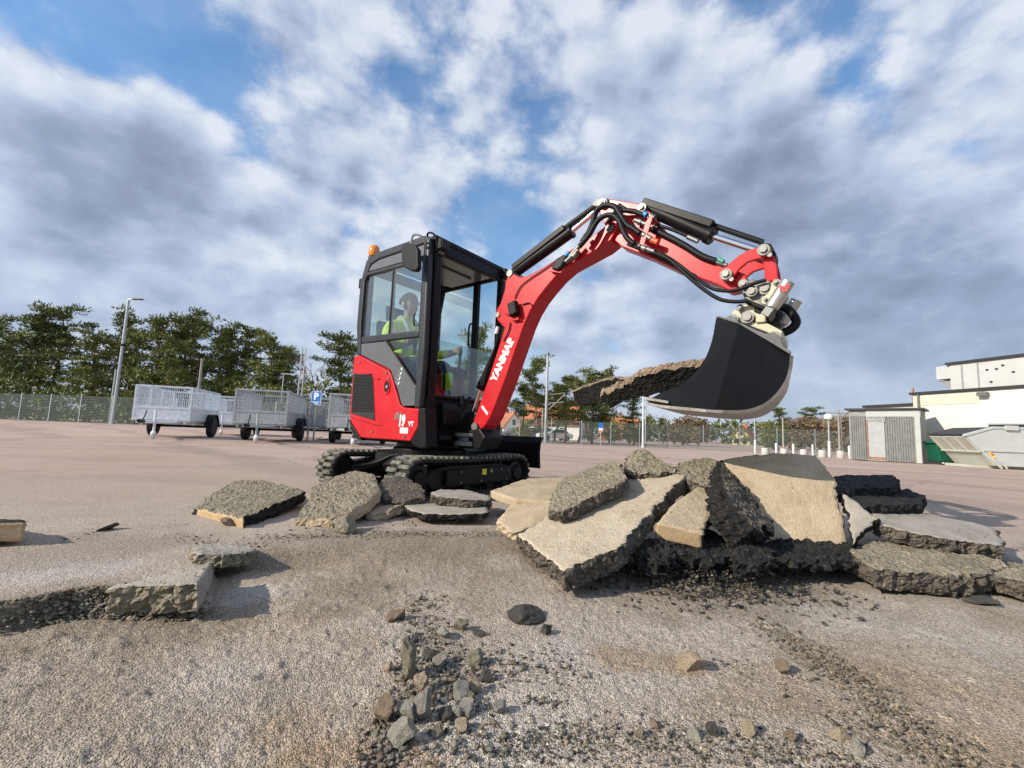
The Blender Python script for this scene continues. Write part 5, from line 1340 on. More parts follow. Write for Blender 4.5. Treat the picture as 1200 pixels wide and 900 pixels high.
# crumbled face of the dug asphalt edge on the left
e = along_px([(-90, 722), (0, 716), (60, 708), (130, 700), (190, 702), (226, 706)], 5200, .035, rs, -.03)
de = pit_signed(e[:, 0], e[:, 1]); k_ = (de > .004) & (de < .085) & (e[:, 0] > -3); e, de = e[k_], de[k_]
e = np.column_stack([e, np.clip(.082 * (1 - de / .080), 0, .09) * rs.rand(len(e)) ** .6])
gravel('edge_rubble', 'crumbled stones along the broken asphalt edge at the left', e, (.009, .040), ['stone_olive', 'stone_grey', 'stone_light', 'stone_olive', 'stone_olive', 'stone_tan', 'asphalt_brown'], 1, 'rubble', zmax=.006)
gravel('gravel_ridge', 'line of dark gravel along the dug edge before the machine', np.concatenate([along_px([(300, 646), (380, 643), (480, 640), (590, 640)], 1100, .045, rs), along_px([(200, 628), (260, 640), (320, 640)], 200, .04, rs, 0.)]), (.006, .024), MIXG, 2)
gravel('gravel_ridge', 'brown gravel ridge running towards the lower right corner', np.concatenate([along_px([(900, 735), (930, 755), (960, 775), (1000, 800), (1050, 840), (1100, 868), (1160, 905)], 2300, .038, rs), along_px([(1000, 850), (1080, 880), (1150, 900)], 700, .05, rs)]), (.004, .024), MIXB, 3)
gravel('gravel', 'gravel and crumbs strewn round the stone cluster in the foreground', np.concatenate([along_px([(500, 700), (500, 760), (490, 840), (470, 905)], 1500, .050, rs), along_px([(560, 770), (620, 790)], 400, .05, rs), along_px([(462, 830), (455, 860), (440, 905)], 700, .022, rs), along_px([(500, 760), (540, 800), (560, 850), (580, 900)], 900, .05, rs)]), (.004, .030), MIXG + ['stone_rust'], 4)
gravel('gravel', 'dark crumbs in patches at the bottom of the foreground', np.concatenate([along_px([(615, 822), (660, 824)], 160, .012, rs), along_px([(580, 880), (640, 870), (700, 862), (760, 880)], 1100, .035, rs), along_px([(760, 872), (880, 872), (960, 885), (1010, 900)], 1300, .035, rs), along_px([(680, 790), (640, 770)], 220, .04, rs), along_px([(840, 770), (900, 800), (960, 800)], 150, .03, rs)]), (.004, .019), ['stone_dark', 'stone_olive', 'stone_dark', 'stone_grey', 'stone_olive', 'stone_tan'], 5)
gravel('gravel', 'dark crumbled asphalt under the foot of the heap', np.concatenate([along_px([(740, 662), (800, 664), (860, 664), (910, 658)], 2200, .06, rs), along_px([(900, 664), (1020, 672)], 500, .05, rs)]), (.006, .040), ['stone_dark', 'asphalt_black', 'stone_dark', 'stone_olive'], 6)
hp_ = np.stack([rs.normal(.88, .24, 2600), rs.normal(1.98, .13, 2600)], 1); hk = np.exp(-((hp_[:, 0] - .88) / .34) ** 2 - ((hp_[:, 1] - 2.04) / .16) ** 2)
gravel('rubble_mound', 'mound of dark crumbled asphalt at the foot of the heap in the shade', np.column_stack([hp_, .10 * hk * rs.rand(2600) ** .7]), (.008, .045), ['stone_dark', 'asphalt_black', 'asphalt_broken', 'stone_dark', 'stone_olive'], 16, 'rubble')
q = np.stack([rs.uniform(-2.2, 2.6, 12000), .55 + 2.6 * rs.rand(12000) ** 1.5], 1); q = q[pit_signed(q[:, 0], q[:, 1]) > .02]
keep = fbm(q[:, 0], q[:, 1], 2.6, 3, 77) + rs.rand(len(q)) * .3 > .62
gravel('gravel', 'fine grit scattered over the dug ground', q[keep], (.0032, .013), MIXG + ['stone_light', 'stone_tan'], 7)
q = np.stack([rs.uniform(-4, 4, 900), 1.2 + 4.2 * rs.rand(900)], 1)
gravel('gravel', 'small dark crumbs scattered on the asphalt about the machine', q[pit_signed(q[:, 0], q[:, 1]) < -.02], (.004, .016), ['stone_dark', 'stone_grey', 'stone_olive'], 8)
gravel('gravel', 'crumbs of asphalt between the slabs before the tracks', np.concatenate([along_px([(330, 622), (420, 620), (470, 612), (560, 612)], 420, .05, rs, 0.), along_px([(600, 640), (640, 650)], 160, .05, rs), along_px([(100, 628), (125, 620), (60, 640)], 60, .03, rs, 0.)]), (.005, .024), ['stone_dark', 'stone_grey', 'stone_tan', 'stone_dark'], 9)

cr = []
for sd_, nn in ((10, 90), (15, 46), (12, 30), (8, 24), (7, 20), (18, 0), (19, 46), (4, 16), (5, 18), (25, 30)):
    tp_ = TOPS[sd_]
    for k in rs.randint(0, len(tp_), nn): cr.append(tp_[k])
gravel('crumbs', 'small dark crumbs and dust lying on the slab tops', cr, (.004, .017), ['stone_dark', 'stone_olive', 'asphalt_brown', 'stone_dark'], 21, 'crumbs', on=True)

# ------------------------------------------------------------------ trailers on the lot
def make_trailer(label, dull=False):
    g = 'galvanised_dull' if dull else 'galvanised'
    t = thing('trailer', label, 'trailer', group='caged box trailers parked on the lot')
    Wd, L = 1.32, 2.75
    m = MB(); m.box((-L / 2, 0, .50), (L, Wd, .06)); m.box((-L / 2, Wd / 2 - .1, .44), (L, .06, .08)); m.box((-L / 2, -Wd / 2 + .1, .44), (L, .06, .08)); m.build('bed', g, t, .006)
    for (nm, c, d) in (('front_panel', (.0, 0, .68), (.035, Wd, .34)), ('rear_panel', (-L, 0, .68), (.035, Wd, .34)), ('side_panel', (-L / 2, Wd / 2, .68), (L - .05, .035, .34)), ('side_panel', (-L / 2, -Wd / 2, .68), (L - .05, .035, .34))):
        m = MB(); m.box(c, d)
        sx = 1 if d[0] < d[1] else 0
        for z in (.53, .84):
            m.box((c[0], c[1], z), (d[0] + .02, d[1], .035) if sx else (d[0], d[1] + .02, .035))
        m.build(nm, g, t, .004)
    m = MB()
    for x in (0, -L):
        for y in (-Wd / 2, Wd / 2): m.box((x, y, .98), (.05, .05, .98))
    for y in (-Wd / 2, Wd / 2):
        for x in (-L / 3, -2 * L / 3): m.box((x, y, 1.14), (.035, .03, .60))
        m.box((-L / 2, y, 1.455), (L, .045, .045)); m.box((-L / 2, y, .875), (L, .035, .03))
    for x in (0, -L): m.box((x, 0, 1.455), (.045, Wd, .045)); m.box((x, 0, .875), (.035, Wd, .03))
    m.build('cage_frame', g, t)
    for nm, rng in (('front_mesh', 0), ('rear_mesh', -L)):
        m = MB()
        for k in range(24): y = -Wd / 2 + .05 + k * (Wd - .1) / 23; m.box((rng, y, 1.165), (.008, .011, .56))
        for k in range(6): m.box((rng, 0, .92 + k * .10), (.008, Wd - .06, .008))
        tag(m.build(nm, g, t), kind='stuff')
    for y in (-Wd / 2, Wd / 2):
        m = MB()
        for k in range(46): x = -.05 - k * (L - .1) / 45; m.box((x, y, 1.165), (.010, .008, .56))
        for k in range(6): m.box((-L / 2, y, .92 + k * .10), (L - .06, .008, .008))
        tag(m.build('side_mesh', g, t), kind='stuff')
    for y in (-Wd / 2 - .12, Wd / 2 + .12):
        T = Matrix.Translation((-1.75, y, .33)) @ Matrix.Rotation(R(90), 4, 'X')
        m = MB(); m.lathe([(.17, -.08), (.29, -.085), (.325, -.06), (.33, 0), (.325, .06), (.29, .085), (.17, .08)], 26, T); wh = m.build('wheel', 'tyre', t)
        m = MB(); m.lathe([(.03, -.075), (.06, -.08), (.10, -.06), (.165, -.07), (.18, -.06), (.18, .06), (.165, .07), (.10, .06), (.06, .08), (.03, .075)], 22, T); m.build('rim', g, wh)
        m = MB(); a0 = [(.36 * math.cos(R(d)), .36 * math.sin(R(d))) for d in range(0, 181, 20)]; a1 = [(.38 * p[0] / .36, .38 * p[1] / .36) for p in reversed(a0)]
        m.prism([(-1.75 + p[0], .36 + p[1]) for p in a0 + a1], y - .11, y + .11); m.build('mudguard', 'plastic_black', t)
    m = MB(); m.cyl((-1.75, -Wd / 2 - .1, .33), (-1.75, Wd / 2 + .1, .33), .035, 8); m.build('axle', 'plastic_black', t)
    m = MB(); m.tube([(-.3, .55, .44), (.55, .10, .44), (1.15, 0, .45)], .035, 6); m.tube([(-.3, -.55, .44), (.55, -.10, .44), (1.15, 0, .45)], .035, 6); db = m.build('drawbar', g, t)
    m = MB(); m.cyl((1.10, 0, .46), (1.38, 0, .47), .045, 10); m.tube([(1.15, 0, .5), (1.05, 0, .62), (.98, 0, .74)], .014, 6); m.build('coupling', 'plastic_black', db)
    m = MB(); m.cyl((.75, .12, .12), (.75, .12, .78), .03, 10); m.tube([(.75, .12, .78), (.75, .05, .80), (.75, -.02, .86)], .012, 6); jw = m.build('jockey_leg', g, db)
    m = MB(); T = Matrix.Translation((.75, .12, .11)) @ Matrix.Rotation(R(90), 4, 'X'); m.lathe([(.02, -.04), (.10, -.035), (.11, 0), (.10, .035), (.02, .04)], 16, T); m.build('jockey_wheel', 'white_plastic', jw)
    m = MB(); m.box((-L - .03, -.6, .46), (.05, .24, .10)); m.box((-L - .03, .6, .46), (.05, .24, .10)); m.build('tail_lamp', 'tail_red', t)
    return t
def place(o, u, y, rz, z=None):
    p = at_y(u, 500, y); o.location = (p.x, y, gz(p.x, y) if z is None else z); o.rotation_euler = (0, 0, rz)
    return o
trz = R(-71)
t1 = place(make_trailer('bright galvanised caged trailer parked frontmost left of the row, its whole front panel in view'), 188, 12.6, trz)
dul = make_trailer('grey caged trailer standing between the bright one and the parking sign', True)
t2 = place(dul, 304, 12.6, R(-74))
for (u, y, rz, lb) in ((262, 16.8, trz, 'bright caged trailer mostly hidden behind the frontmost bright one'), (362, 15.6, R(-76), 'caged trailer half hidden behind the parking sign pole'), (413, 12.9, R(-77), 'dull grey caged trailer partly hidden by the excavator')):
    c = copy_tree(t1 if 'bright' in lb else t2); c['label'] = lb; place(c, u, y, rz)

# parking sign
p = at_z(367, 517, 0); ps = thing('parking_sign', 'blue square parking sign with a white P on a thin steel pole before the trailers', 'sign', (p.x, p.y, 0), R(-4))
m = MB(); m.cyl((0, 0, 0), (0, 0, 1.62), .028, 12); m.build('pole', 'pole_grey', ps)
m = MB(); m.box((0, -.035, 1.40), (.345, .012, .46)); pl = m.build('sign_plate', 'sign_blue', ps, .004)
m = MB()
for (c, d) in (((0, -.043, 1.62), (.33, .003, .012)), ((0, -.043, 1.18), (.33, .003, .012)), ((-.16, -.043, 1.40), (.012, .003, .45)), ((.16, -.043, 1.40), (.012, .003, .45)), ((0, -.043, 1.285), (.33, .003, .010))): m.box(c, d)
m.build('sign_border', 'white_print', pl)
lettering('P', .155, .235, side_frame(-.075, -.0425, 1.345), 'white_print', pl, bold=.05)
m = MB(); m.box((0, -.043, 1.245), (.22, .003, .022)); m.box((0, -.043, 1.215), (.16, .003, .018)); m.build('sign_lines', 'white_print', pl)

# ------------------------------------------------------------------ wire fence round the lot
def fence(path, label, h, step=2.5, zb=None):
    f = thing('wire_fence', label, 'fence', (0, 0, 0))
    for (a, b) in zip(path[:-1], path[1:]):
        L = math.dist(a, b); n = max(1, round(L / step)); d = ((b[0] - a[0]) / L, (b[1] - a[1]) / L)
        for k in range(n):
            x, y = a[0] + d[0] * k * L / n, a[1] + d[1] * k * L / n; z = gz(x, y); x2, y2 = x + d[0] * L / n, y + d[1] * L / n; z2 = gz(x2, y2)
            m = MB(); m.box((x, y, z + h / 2 + .03), (.06, .06, h + .1)); m.build('post', 'pole_grey', f)
            m = MB()
            nv = 34
            for j in range(nv):
                t = (j + .5) / nv; m.box((x + (x2 - x) * t, y + (y2 - y) * t, z + (z2 - z) * t + h / 2), (.012, .012, h))
            T = Matrix.Translation((x, y, 0)) @ Matrix.Rotation(math.atan2(d[1], d[0]), 4, 'Z')
            for j in range(17): m.box((L / n / 2, 0, (z + z2) / 2 + .04 + j * (h - .06) / 16), (L / n, .012, .012), T)
            tag(m.build('wire_panel', 'fence_wire', f), kind='stuff')
    return f
pl_ = [(-62, 36.5), (-31.5, 32.6), (-14, 31), (-4, 30.5)]
fence(pl_, 'grey wire mesh fence on steel posts before the pines at the left', 1.95)
fence([(-4, 31), (3, 32.5), (12, 34), (30, 31.5)], 'green-grey wire mesh fence across the far side behind the heap', 1.75)

# ------------------------------------------------------------------ poles and lamps
def pole(name, label, cat, u, y, h, r, mat, group=None, parts=(), rz=0.):
    p = at_y(u, 500, y); t = thing(name, label, cat, (p.x, y, gz(p.x, y)), rz, group)
    m = MB(); m.tube([(0, 0, 0), (0, 0, h * .5), (0, 0, h)], r, 12, r1=r * .72); m.lathe([(r * 1.5, 0), (r * 1.5, .10), (r, .14)], 12); m.build('pole', mat, t)
    return t
t = pole('street_lamp', 'tall grey lamp post with a short lamp arm beside the left fence', 'street lamp', 131, 31.6, 9.0, .11, 'pole_grey')
m = MB(); m.tube([(0, 0, 5.6), (0, 0, 5.75)], .13, 12); m.build('collar', 'plastic_black', t)
m = MB(); m.tube([(0, 0, 9.0), (.1, 0, 9.08), (.35, 0, 9.10)], .05, 8); m.build('lamp_arm', 'pole_grey', t)
m = MB(); m.prism([(.3, 9.04), (1.05, 9.06), (1.0, 9.14), (.35, 9.16)], -.14, .14); m.build('lamp_head', 'dull_plate', t, .02)
pole('wooden_post', 'bare pole standing just behind the tall lamp post', 'pole', 127, 32.6, 4.0, .08, 'pole_grey')
pole('wooden_post', 'grey pole rising behind the frontmost bright trailer', 'pole', 228, 30, 4.7, .10, 'wood_pole')
t = pole('power_mast', 'slim lattice mast with a wide frame behind the trailers', 'mast', 346, 34, 6.4, .07, 'pole_grey')
m = MB()
for k in range(11): m.box((.14, 0, .4 + k * .55), (.28, .04, .04))
m.box((.28, 0, 3.2), (.07, .07, 6.3)); m.build('lattice', 'pole_grey', t)
m = MB(); m.box((-.05, 0, 4.3), (2.6, .06, .06)); m.box((-1.25, 0, 3.2), (.05, .05, 2.2)); m.box((1.2, 0, 4.4), (.05, .05, .6)); m.build('cross_frame', 'pole_grey', t)
t = pole('power_mast', 'pale tall railway mast with slanted brackets right of the boom', 'mast', 639.5, 36, 7.1, .13, 'pole_grey')
m = MB(); m.tube([(.1, 0, 2.6), (1.5, 0, 4.0)], .045, 6); m.tube([(.1, 0, 3.2), (1.4, 0, 3.35)], .04, 6); m.tube([(.3, 0, 3.9), (1.5, 0, 4.1)], .035, 6); m.build('bracket', 'wood_pole', t)
pole('wooden_post', 'short grey post beside the pale railway mast', 'pole', 635.6, 37, 2.8, .09, 'wood_pole')
pole('steel_pole', 'bright steel pole below the bucket tip, left of a twin', 'pole', 753.5, 33, 4.5, .075, 'galvanised')
pole('steel_pole', 'thinner steel pole just right of its bright twin below the bucket tip', 'pole', 756.5, 34.5, 4.2, .06, 'pole_grey')
t = pole('steel_pole', 'white based thin pole below the bucket, among the white concrete blocks', 'pole', 884.5, 24.2, 3.2, .04, 'pole_grey')
m = MB(); m.cyl((0, 0, 0), (0, 0, .75), .06, 10); m.build('white_sleeve', 'pole_white', t)
t = pole('globe_lamp', 'lamp post with a white globe before the shed', 'street lamp', 971, 23, 1.95, .05, 'pole_grey')
m = MB(); m.cyl((0, 0, 0), (0, 0, .85), .07, 10); m.build('white_sleeve', 'pole_white', t)
m = MB(); m.lathe([(.05, 1.92), (.16, 1.98), (.20, 2.08), (.17, 2.18), (.08, 2.24), (.01, 2.25)], 16); m.build('globe', 'white_plastic', t)
t = pole('power_mast', 'lattice pole with a cross arm beside the globe lamp', 'mast', 983, 24, 2.55, .06, 'wood_pole')
m = MB(); m.box((.13, 0, 1.2), (.04, .04, 2.4))
for k in range(9): m.box((.06, 0, .2 + k * .27), (.14, .03, .03))
m.box((.0, 0, 2.2), (1.3, .05, .05)); m.box((-.2, 0, 2.38), (.9, .05, .05)); m.build('cross_arm', 'wood_pole', t)
pole('wooden_post', 'brown post rising behind the row of concrete blocks', 'pole', 917.5, 30, 2.4, .07, 'wood_pole')
# white concrete blocks and bollards
cb0 = None
for (u, lb) in ((896, 'white round concrete block nearest to the white based pole'), (918, 'white round concrete block, second from the white based pole'), (941, 'white round concrete block behind the tall tan slab, third of the row'), (962.5, 'white round concrete block beside the globe lamp'), (984, 'white round concrete block at the foot of the lattice pole')):
    if cb0 is None:
        cb0 = thing('concrete_block', lb, 'concrete block', group='white concrete blocks on the lot'); m = MB()
        m.lathe([(.17, 0), (.18, .02), (.165, .34), (.15, .37), (.02, .375)], 20); m.build('block', 'concrete', cb0)
        m = MB(); m.tube([(-.05, 0, .36), (-.04, 0, .41), (.04, 0, .41), (.05, 0, .36)], .010, 6); m.build('lifting_eye', 'zinc', cb0); c = cb0
    else: c = copy_tree(cb0); c['label'] = lb
    place(c, u, 22.5, 0)
bo = None
for (u, y, lb) in ((909, 23.5, 'thin white post between the first two concrete blocks'), (929, 23.5, 'tall thin white post between the second and third concrete blocks'), (951.5, 24, 'low white post between the third and fourth concrete blocks'), (994, 22.5, 'white post next to the corner of the shed')):
    if bo is None:
        bo = thing('bollard', lb, 'post', group='thin white posts among the concrete blocks'); m = MB(); m.lathe([(.055, 0), (.055, .6), (.04, .64), (.01, .65)], 12); m.build('post', 'pole_white', bo)
        m = MB(); m.lathe([(.09, 0), (.09, .04), (.056, .05)], 12); m.build('foot', 'concrete', bo); c = bo
    else: c = copy_tree(bo); c['label'] = lb
    place(c, u, y, 0)
p = at_y(783 - 80, 503, 32); t = thing('road_sign', 'small blue and white sign on a thin post before the far fence', 'sign', (at_y(704, 500, 31).x, 31, gz(at_y(704, 500, 31).x, 31)))
m = MB(); m.cyl((0, 0, 0), (0, 0, 1.45), .03, 8); m.build('pole', 'pole_grey', t); m = MB(); m.box((0, -.04, 1.45), (.34, .015, .34)); s1 = m.build('sign_plate', 'sign_blue', t); m = MB(); m.box((0, -.04, 1.18), (.30, .015, .18)); m.build('lower_plate', 'white_print', t)

# ------------------------------------------------------------------ parked cars at the far fence
def car(label, u, y, rz, paint):
    t = thing('parked_car', label, 'car', group='cars parked along the far fence')
    m = MB(); m.prism([(-2.1, .32), (-2.12, .62), (-2.05, .88), (-1.55, .95), (-.95, 1.38), (.35, 1.42), (1.05, .98), (1.85, .84), (2.1, .64), (2.1, .34), (1.75, .26), (-1.8, .26)], -.84, .84); b = m.build('body', paint, t, .10, 3)
    for y_ in (-.845, .845):
        m = MB(); m.prism([(-1.35, .96), (-.88, 1.31), (.30, 1.34), (.88, .98)], y_ - .012, y_ + .012); m.build('side_window', 'window_dark', t)
    m = MB(); m.prism([(.50, 1.33), (1.02, 1.00), (1.06, 1.03), (.53, 1.37)], -.70, .70); m.prism([(-1.0, 1.36), (-1.50, 1.0), (-1.54, 1.02), (-1.03, 1.39)], -.70, .70); m.build('windscreen', 'window_dark', t)
    for x in (-1.3, 1.32):
        for y_ in (-.80, .80):
            m = MB(); T = Matrix.Translation((x, y_, .31)) @ Matrix.Rotation(R(90), 4, 'X'); m.lathe([(.15, -.09), (.30, -.09), (.31, 0), (.30, .09), (.15, .09)], 20, T); wh = m.build('wheel', 'tyre', t)
            m = MB(); m.lathe([(.02, -.095), (.19, -.092), (.19, .092), (.02, .095)], 14, T); m.build('rim', 'zinc', wh)
    m = MB(); m.box((2.09, -.6, .70), (.05, .32, .12)); m.build('headlight', 'white_plastic', t); m = MB(); m.box((2.09, .6, .70), (.05, .32, .12)); m.build('headlight', 'white_plastic', t)
    return place(t, u, y, rz)
car('white car parked beside the foot of the pale railway mast', 650, 54, R(200), 'car_white')
car('dark car parked behind the dozer blade', 624, 55, R(198), 'car_dark')
car('pale silver car parked just behind the boom foot', 606, 55, R(195), 'car_silver')

# ------------------------------------------------------------------ houses far off
def house(label, u, y, wd, dp, hw, hr, wall, roof, rz, chim=True):
    p = at_y(u, 500, y); t = thing('house', label, 'house', (p.x, y, gz(p.x, y) - .3), rz)
    m = MB(); m.prism([(-wd / 2, 0), (wd / 2, 0), (wd / 2, hw), (0, hw + hr), (-wd / 2, hw)], 0, dp); m.build('wall', wall, t)
    m = MB(); e = .35; k = hr / (wd / 2)
    m.prism([(-wd / 2 - e, hw - e * k), (0, hw + hr), (wd / 2 + e, hw - e * k), (wd / 2 + e, hw - e * k + .22), (0, hw + hr + .26), (-wd / 2 - e, hw - e * k + .22)], -e, dp + e); rf = m.build('roof', roof, t)
    if chim: m = MB(); m.box((wd * .12, dp * .5, hw + hr + .3), (.6, .6, 1.2)); m.build('chimney', 'roof_tile', rf)
    for (x, z) in ((-wd * .22, hw * .55), (wd * .22, hw * .55), (0, hw + hr * .30)):
        m = MB(); m.box((x, -.03, z), (.9, .08, 1.15)); f = m.build('window', 'white_print', t); m = MB(); m.box((x, -.075, z), (.72, .03, .97)); m.build('pane', 'window_dark', f)
    for yy in (dp * .3, dp * .7):
        for sx in (-1, 1):
            m = MB(); m.box((sx * (wd / 2 + .02), yy, hw * .55), (.08, .9, 1.15)); f = m.build('window', 'white_print', t); m = MB(); m.box((sx * (wd / 2 + .065), yy, hw * .55), (.03, .72, .97)); m.build('pane', 'window_dark', f)
    return t
house('yellow gabled house with an orange tiled roof beyond the far fence', 868, 93, 3.4, 4.6, 2.0, 2.0, 'house_yellow', 'roof_tile', R(-42))
house('house with an orange tiled roof glimpsed between boom and trees', 602, 75, 4, 6, 2.0, 2.2, 'house_white', 'roof_tile', R(35))
house('white walled house with an orange roof among the trees behind the fence', 682, 70, 4.4, 9, 2.8, 2.6, 'house_white', 'roof_tile', R(70))
house('small house with an orange roof below the bucket slabs, behind the fence', 746, 80, 4, 6, 1.8, 2.4, 'house_red', 'roof_tile', R(65))
house('dark red house with a red roof seen between trailers and the bare tree', 352, 55, 4.6, 7, 2.4, 1.6, 'house_red', 'roof_red', R(75))

# ------------------------------------------------------------------ the white building, shed, skip and bin on the right
bX = at_y(1070, 470, 19.6)
b = thing('building', 'cream rendered flat-roofed building with a black roof edge and a ventilation unit on top', 'building')
ax, ay = at_y(1070, 465, 19.8).x, 19.8; bx2, by2 = at_y(1290, 450, 14.3).x, 14.3
dirb = Vector((bx2 - ax, by2 - ay, 0)); Lb = dirb.length; ang = math.atan2(dirb.y, dirb.x)
b.location = (ax, ay, 0); b.rotation_euler = (0, 0, ang)
zt = at_y(1070, 463, 19.8).z
m = MB(); m.box((Lb / 2 + 3, 4, zt / 2 - .2), (Lb + 6, 8, zt + .4)); wl = m.build('wall', 'render_cream', b)
m = MB(); m.box((Lb / 2 + 3, 4, zt + .06), (Lb + 6.2, 8.2, .10)); m.build('roof_edge', 'roof_black', b)
ex_l = 3.0
while ex_l < 9 and (lambda q: q.x / q.y)(b.location - dirb.normalized() * ex_l + Vector((-dirb.y, dirb.x, 0)).normalized()) > (1020 - 600) / FPX: ex_l += .1
m = MB(); m.box((-ex_l / 2, 4.5, zt / 2 - .35), (ex_l, 7, zt - .1)); m.build('wing_wall', 'render_cream', b)
m = MB(); m.box((-ex_l / 2, 4.5, zt - .33), (ex_l + .2, 7.2, .12)); m.build('wing_roof', 'roof_black', b)
m = MB(); m.box((1.2, -.008, zt - .28), (2.4, .02, .42)); m.build('wall_patch', 'render_beige', b)
m = MB(); m.cyl((-ex_l * .72, 3, zt - .3), (-ex_l * .72, 3, zt + .7), .05, 10); m.build('flue', 'roof_tile', b); m = MB(); m.cyl((-ex_l * .25, 2.4, zt - .3), (-ex_l * .25, 2.4, zt + .32), .09, 10); m.build('flue', 'galvanised', b)
m = MB(); m.cyl((.25, -.06, .0), (.25, -.06, zt), .045, 10); m.build('downpipe', 'dull_plate', b)
m = MB(); m.box((Lb / 2 + 3, -.012, .25), (Lb + 5.9, .03, .5)); m.build('plinth', 'shed_concrete', b)
for (x0, x1) in ((2.6, 3.8), (3.9, 5.2)):
    m = MB(); m.box(((x0 + x1) / 2, -.01, 1.15), (x1 - x0, .08, .9)); f = m.build('window', 'shed_white', b); m = MB(); m.box(((x0 + x1) / 2, -.055, 1.15), (x1 - x0 - .14, .03, .76)); m.build('pane', 'window_dark', f)
m = MB(); m.box((2.6, -.14, zt - .16), (.3, .22, .16)); m.box((2.6, -.05, zt - .1), (.08, .2, .08)); m.build('wall_lamp', 'dull_plate', b, .02)
for_unit = set(COL.objects)
u_ = MB(); u_.box((5.6, 1.7, zt + .72), (7.0, 2.0, 1.15)); vu = u_.build('ventilation_unit', 'unit_white', b, .02)
m = MB(); m.box((5.6, 1.7, zt + 1.33), (7.2, 2.2, .09)); m.build('unit_roof', 'roof_black', vu)
m = MB(); m.box((2.0, 1.7, zt + .98), (.9, 1.9, .58)); m.build('intake_box', 'unit_white', vu, .01)
m = MB(); m.prism([(1.5, zt + .62), (2.3, zt + .66), (2.3, zt + .22), (1.85, zt + .28)], .9, 2.5); m.build('intake_hood', 'unit_grey', vu)
m = MB(); m.box((1.86, 1.7, zt + .40), (.04, 1.4, .22)); m.build('intake_grille', 'window_dark', vu)
for x in (2.55, 3.1, 4.7, 6.3):
    m = MB(); m.box((x, .69, zt + .72), (.05, .03, 1.1)); m.build('unit_seam', 'unit_grey', vu)
m = MB()
for (x, z) in ((3.4, .9), (3.7, .9), (3.9, 1.02), (4.2, .72), (5.2, .9), (5.6, .95), (6.0, .5), (3.5, .4)): m.box((x, .68, zt + z), (.08, .05, .05))
m.build('unit_latches', 'roof_black', vu)

for o in set(COL.objects) - for_unit:
    if o.parent is b: o.location.x = -1.1

# shed with corrugated doors
c1 = at_z(1082, 543, gz(14.4, 15.7)); c0 = at_y(996, 520, 19.6)
s = thing('shed', 'low grey corrugated shed with a rusty pale door before the cream building', 'shed')
d = Vector((c1.x - c0.x, c1.y - c0.y, 0)); Ls = d.length; s.location = (c0.x, c0.y, -.1); s.rotation_euler = (0, 0, math.atan2(d.y, d.x))
hs = at_y(1077, 477, c1.y).z + .1; hb = at_y(994, 483, c0.y).z + .1
hs = (hs + hb) / 2
m = MB(); m.box((Ls / 2, .75, hs / 2), (Ls, 1.5, hs - .02)); m.build('wall', 'shed_concrete', s)
m = MB(); m.box((Ls / 2, .72, hs + .03), (Ls + .25, 1.75, .07)); m.build('roof', 'roof_black', s)
m = MB(); m.box((Ls * .63, -.02, hs - .16), (Ls * .74, .04, .28)); m.box((Ls - .12, -.025, hs / 2), (.20, .05, hs - .04)); m.build('frame', 'shed_white', s)
for (x0, x1) in ((.02, .25), (.53, .93)):
    m = MB(); n = int((x1 - x0) * Ls / .075)
    for k in range(n):
        x = (x0 + (x1 - x0) * (k + .5) / n) * Ls; m.prism([(x - .037, 0), (x - .02, -.035), (x + .02, -.035), (x + .037, 0)], 0, 1, Matrix(((1, 0, 0, 0), (0, 0, 1, -.02), (0, hs - .34, 0, .03), (0, 0, 0, 1))))
    mm = MB(); mm.box(((x0 + x1) / 2 * Ls, -.012, hs / 2 - .12), ((x1 - x0) * Ls, .03, hs - .3)); o = mm.build('corrugated_wall', 'shed_grey', s)
    mm = MB()
    for k in range(n):
        x = (x0 + (x1 - x0) * (k + .5) / n) * Ls; mm.box((x, -.04, hs / 2 - .12), (.032, .03, hs - .32))
    tag(mm.build('corrugation', 'shed_grey', o), kind='stuff')
m = MB(); m.box((Ls * .39, -.03, (hs - .45) / 2), (Ls * .25, .05, hs - .5)); dr = m.build('door', 'shed_door', s)
m = MB(); m.box((Ls * .27, -.06, hs * .42), (.05, .03, hs * .75)); m.box((Ls * .39, -.06, .12), (Ls * .24, .012, .12)); m.build('rusty_edge', 'shed_rust', dr)
m = MB(); m.box((Ls * .395, -.05, hs - .42), (Ls * .27, .03, .20)); m.build('door_lintel', 'shed_concrete', s)

# steel skip
k0 = at_z(1166, 549, gz(14.6, 13.4)); sk = thing('skip', 'grey lidded steel skip with sloping ends beside the cream building', 'skip', (k0.x, k0.y, gz(k0.x, k0.y)), R(-12))
def skb(y, x): return x
sec = [(0, .10), (3.6, .10), (4.3, .62), (4.3, 1.0), (3.6, 1.36), (.05, 1.36), (-.75, 1.08), (-.72, 1.02), (-.34, .56)]
m = MB(); m.prism(sec, 0, 1.75); bd = m.build('body', 'skip_grey', sk, .012)
m = MB(); m.prism([(-.765, 1.06), (-.735, 1.02), (-.352, .55), (-.012, .10), (-.02, .13), (-.372, .58), (-.76, 1.03)], .03, 1.72); m.build('end_plate', 'skip_olive', bd)
for yy in (.06, .55, 1.1, 1.66):
    m = MB(); m.prism([(-.80, 1.05), (-.72, 1.0), (-.35, .56), (-.41, .56)], yy - .04, yy + .04); m.build('end_rib', 'skip_olive', bd)
m = MB(); m.box((-.385, .875, .56), (.06, 1.75, .05)); m.build('end_beam', 'skip_olive', bd)
m = MB(); m.prism([(-.80, 1.095), (.03, 1.375), (.03, 1.40), (-.82, 1.125)], .08, 1.78); m.build('lid', 'roof_black', bd)
